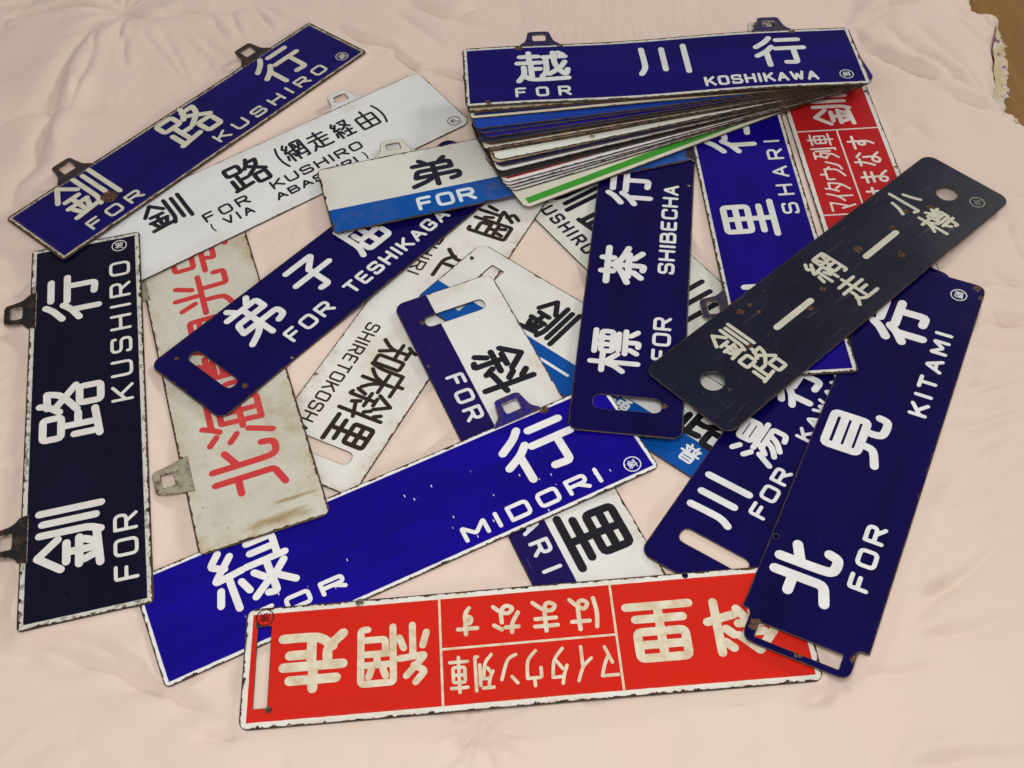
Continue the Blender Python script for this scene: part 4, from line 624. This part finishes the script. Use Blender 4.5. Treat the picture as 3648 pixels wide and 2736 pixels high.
    # where boards lie the padding is pressed down below them
    for dd in list(DATA['b'].items())+[('f', d) for d in DATA['fan']]:
        d = dd[1]; R = d['R']; p = d['o']; L = d.get('L', 600)+4; Wd = d.get('W', 138)+4
        u = R[0][0]*(X-p[0])+R[1][0]*(Y-p[1]); v = R[0][1]*(X-p[0])+R[1][1]*(Y-p[1])
        zb = p[2]-(R[0][2]*(X-p[0])+R[1][2]*(Y-p[1]))/R[2][2]-2.6
        if dd[0] == 'N': u = u+18; L += 38
        out = np.hypot(np.maximum(np.abs(u)-L/2, 0), np.maximum(np.abs(v)-Wd/2, 0))
        H = np.minimum(H, zb+.5+np.maximum(out-1.5, 0)*.45)
    # outer edge: rounded roll down to the floor
    E = DATA['edge']; poly = [tuple(q) for q in E]+[(1400, 1100), (1400, -200)]+[(1400, -200), (-3000, -200), (-3000, 2600), (790, 2600)]
    d, s, al = seg_dist(X, Y, E)
    d2 = d+3*vnoise(X, Y, 12, 51)
    H -= 30*np.exp(-np.clip(d2, 0, None)/13)+3*np.exp(-d/40)
    ny, nx = X.shape
    keep = np.zeros(X.shape, bool)
    # inside = left of the edge polyline (it runs from far to near)
    xe = np.interp(Y, [q[1] for q in E][::-1], [q[0] for q in E][::-1])
    keep = X < xe+1.5*vnoise(X, Y, 9, 61)
    idx = np.arange(nx*ny).reshape(ny, nx)
    q = np.stack([idx[:-1, :-1], idx[:-1, 1:], idx[1:, 1:], idx[1:, :-1]], -1).reshape(-1, 4)
    kq = keep[:-1, :-1] & keep[:-1, 1:] & keep[1:, 1:] & keep[1:, :-1]
    q = q[kq.reshape(-1)]
    used = np.unique(q); mp = np.full(nx*ny, -1); mp[used] = np.arange(len(used))
    V = np.stack([X, Y, H], -1).reshape(-1, 3)[used]*MM; q = mp[q]
    me = bpy.data.meshes.new('futon'); me.vertices.add(len(V)); me.vertices.foreach_set('co', V.reshape(-1))
    me.loops.add(q.size); me.loops.foreach_set('vertex_index', q.reshape(-1)); me.polygons.add(len(q)); me.polygons.foreach_set('loop_start', np.arange(0, q.size, 4))
    me.update(calc_edges=True); me.polygons.foreach_set('use_smooth', [True]*len(me.polygons))
    nb = NB('pink_cotton'); n1 = nb.noise(7, 4, .6); n2 = nb.noise(1400, 2, .6)
    col = nb.mix(nb.step(n1, .3, .7), c4((.755, .592, .525)), c4((.735, .608, .515)))
    wv = nb.n('ShaderNodeTexWave'); wv.inputs['Scale'].default_value = 420; wv.inputs['Distortion'].default_value = 2; nb.t.links.new(nb.v, wv.inputs['Vector'])
    wob = nb.n('ShaderNodeVectorMath', operation='MULTIPLY_ADD'); ns = nb.n('ShaderNodeTexNoise'); ns.inputs['Scale'].default_value = 7; ns.inputs['Detail'].default_value = 2; nb.t.links.new(nb.v, ns.inputs['Vector'])
    nb.t.links.new(ns.outputs['Color'], wob.inputs[0]); wob.inputs[1].default_value = (.35, .35, .2); nb.t.links.new(nb.v, wob.inputs[2])
    w1 = nb.n('ShaderNodeTexNoise'); w1.noise_type = 'RIDGED_MULTIFRACTAL'; w1.inputs['Scale'].default_value = 9; w1.inputs['Detail'].default_value = 3.5; w1.inputs['Roughness'].default_value = .42; w1.inputs['Lacunarity'].default_value = 2.2
    sc = nb.n('ShaderNodeVectorMath', operation='MULTIPLY'); nb.t.links.new(wob.outputs[0], sc.inputs[0]); sc.inputs[1].default_value = (1., .55, 1); nb.t.links.new(sc.outputs[0], w1.inputs['Vector'])
    b1 = nb.n('ShaderNodeBump'); b1.inputs['Distance'].default_value = .0020; b1.inputs['Strength'].default_value = .55; nb.t.links.new(w1.outputs[0], b1.inputs['Height'])
    nb.bump(nb.math('ADD', nb.math('MULTIPLY', n2, .6), nb.math('MULTIPLY', wv.outputs[1], .4)), .00035, .5)
    nb.t.links.new(b1.outputs[0], nb.b.inputs['Normal'].links[0].from_node.inputs['Normal'])
    nb.b.inputs['Sheen Weight'].default_value = .15; nb.b.inputs['Sheen Roughness'].default_value = .5
    m = nb.done(col, .85, .15); me.materials.append(m)
    o = bpy.data.objects.new('futon', me); COL.objects.link(o)
    o['label'] = 'pink padded futon with puckered creases spread under all the boards'; o['category'] = 'futon'
    # frayed, flower-printed hem showing past the edge
    rg = random.Random(5); V = []; F = []; n = 0; rows = 5
    seg = [i for i in range(4, 16)]
    pts = []
    for i in seg[:-1]:
        a, b = Vector(E[i]), Vector(E[i+1]); k = max(2, int((b-a).length/4))
        for j in range(k): pts.append(a.lerp(b, j/k))
    N = len(pts)
    for i, pnt in enumerate(pts):
        tt = (pts[min(i+1, N-1)]-pts[max(i-1, 0)]).normalized(); nrm = Vector((-tt.y, tt.x)); f = i/N
        wdt = (7+10*math.sin(min(1, f*1.1)*math.pi)+7*rg.random())*min(1, f*6)
        for j in range(rows):
            g = j/(rows-1); w = -4+(wdt+4)*g; V.append(((pnt.x+nrm.x*w)*MM, (pnt.y+nrm.y*w)*MM, (-19-10*g+3.2*rg.uniform(-1, 1)*(.3+g))*MM))
    for i in range(N-1):
        for j in range(rows-1):
            a = i*rows+j; F.append((a, a+1, a+rows+1, a+rows))
    nb = NB('hem_print'); vo = nb.n('ShaderNodeTexVoronoi'); vo.inputs['Scale'].default_value = 48; nb.t.links.new(nb.v, vo.inputs['Vector'])
    base = nb.mix(nb.step(nb.noise(18, 3, .6), .44, .56), c4((.55, .46, .27)), c4((.62, .54, .50)))
    col = nb.mix(nb.step(vo.outputs['Distance'], .42, .3), base, nb.mix(nb.step(nb.noise(40, 2, .5, off=2), .45, .55), c4((.24, .11, .20)), c4((.66, .58, .56))))
    nb.bump(nb.noise(300, 2, .6), .001, .6)
    mesh_obj('frayed_hem', V, F, nb.done(col, .9, .1), o, True)
    return o
futon()
nb = NB('wood_floor')
wv = nb.noise(6, 4, .6, vec=nb.scaled((7, .6, 1))); w2 = nb.noise(60, 3, .6, vec=nb.scaled((5, .35, 1)))
col = nb.mix(nb.step(wv, .3, .7), c4((.20, .10, .022)), c4((.27, .14, .035))); col = nb.mix(nb.math('MULTIPLY', nb.step(w2, .5, .75), .5), col, c4((.17, .08, .02)))
fl = mesh_obj('floor', [(-4, -3, -.036), (4, -3, -.036), (4, 6, -.036), (-4, 6, -.036)], [(0, 1, 2, 3)], nb.done(col, .55, .08)); fl['kind'] = 'structure'
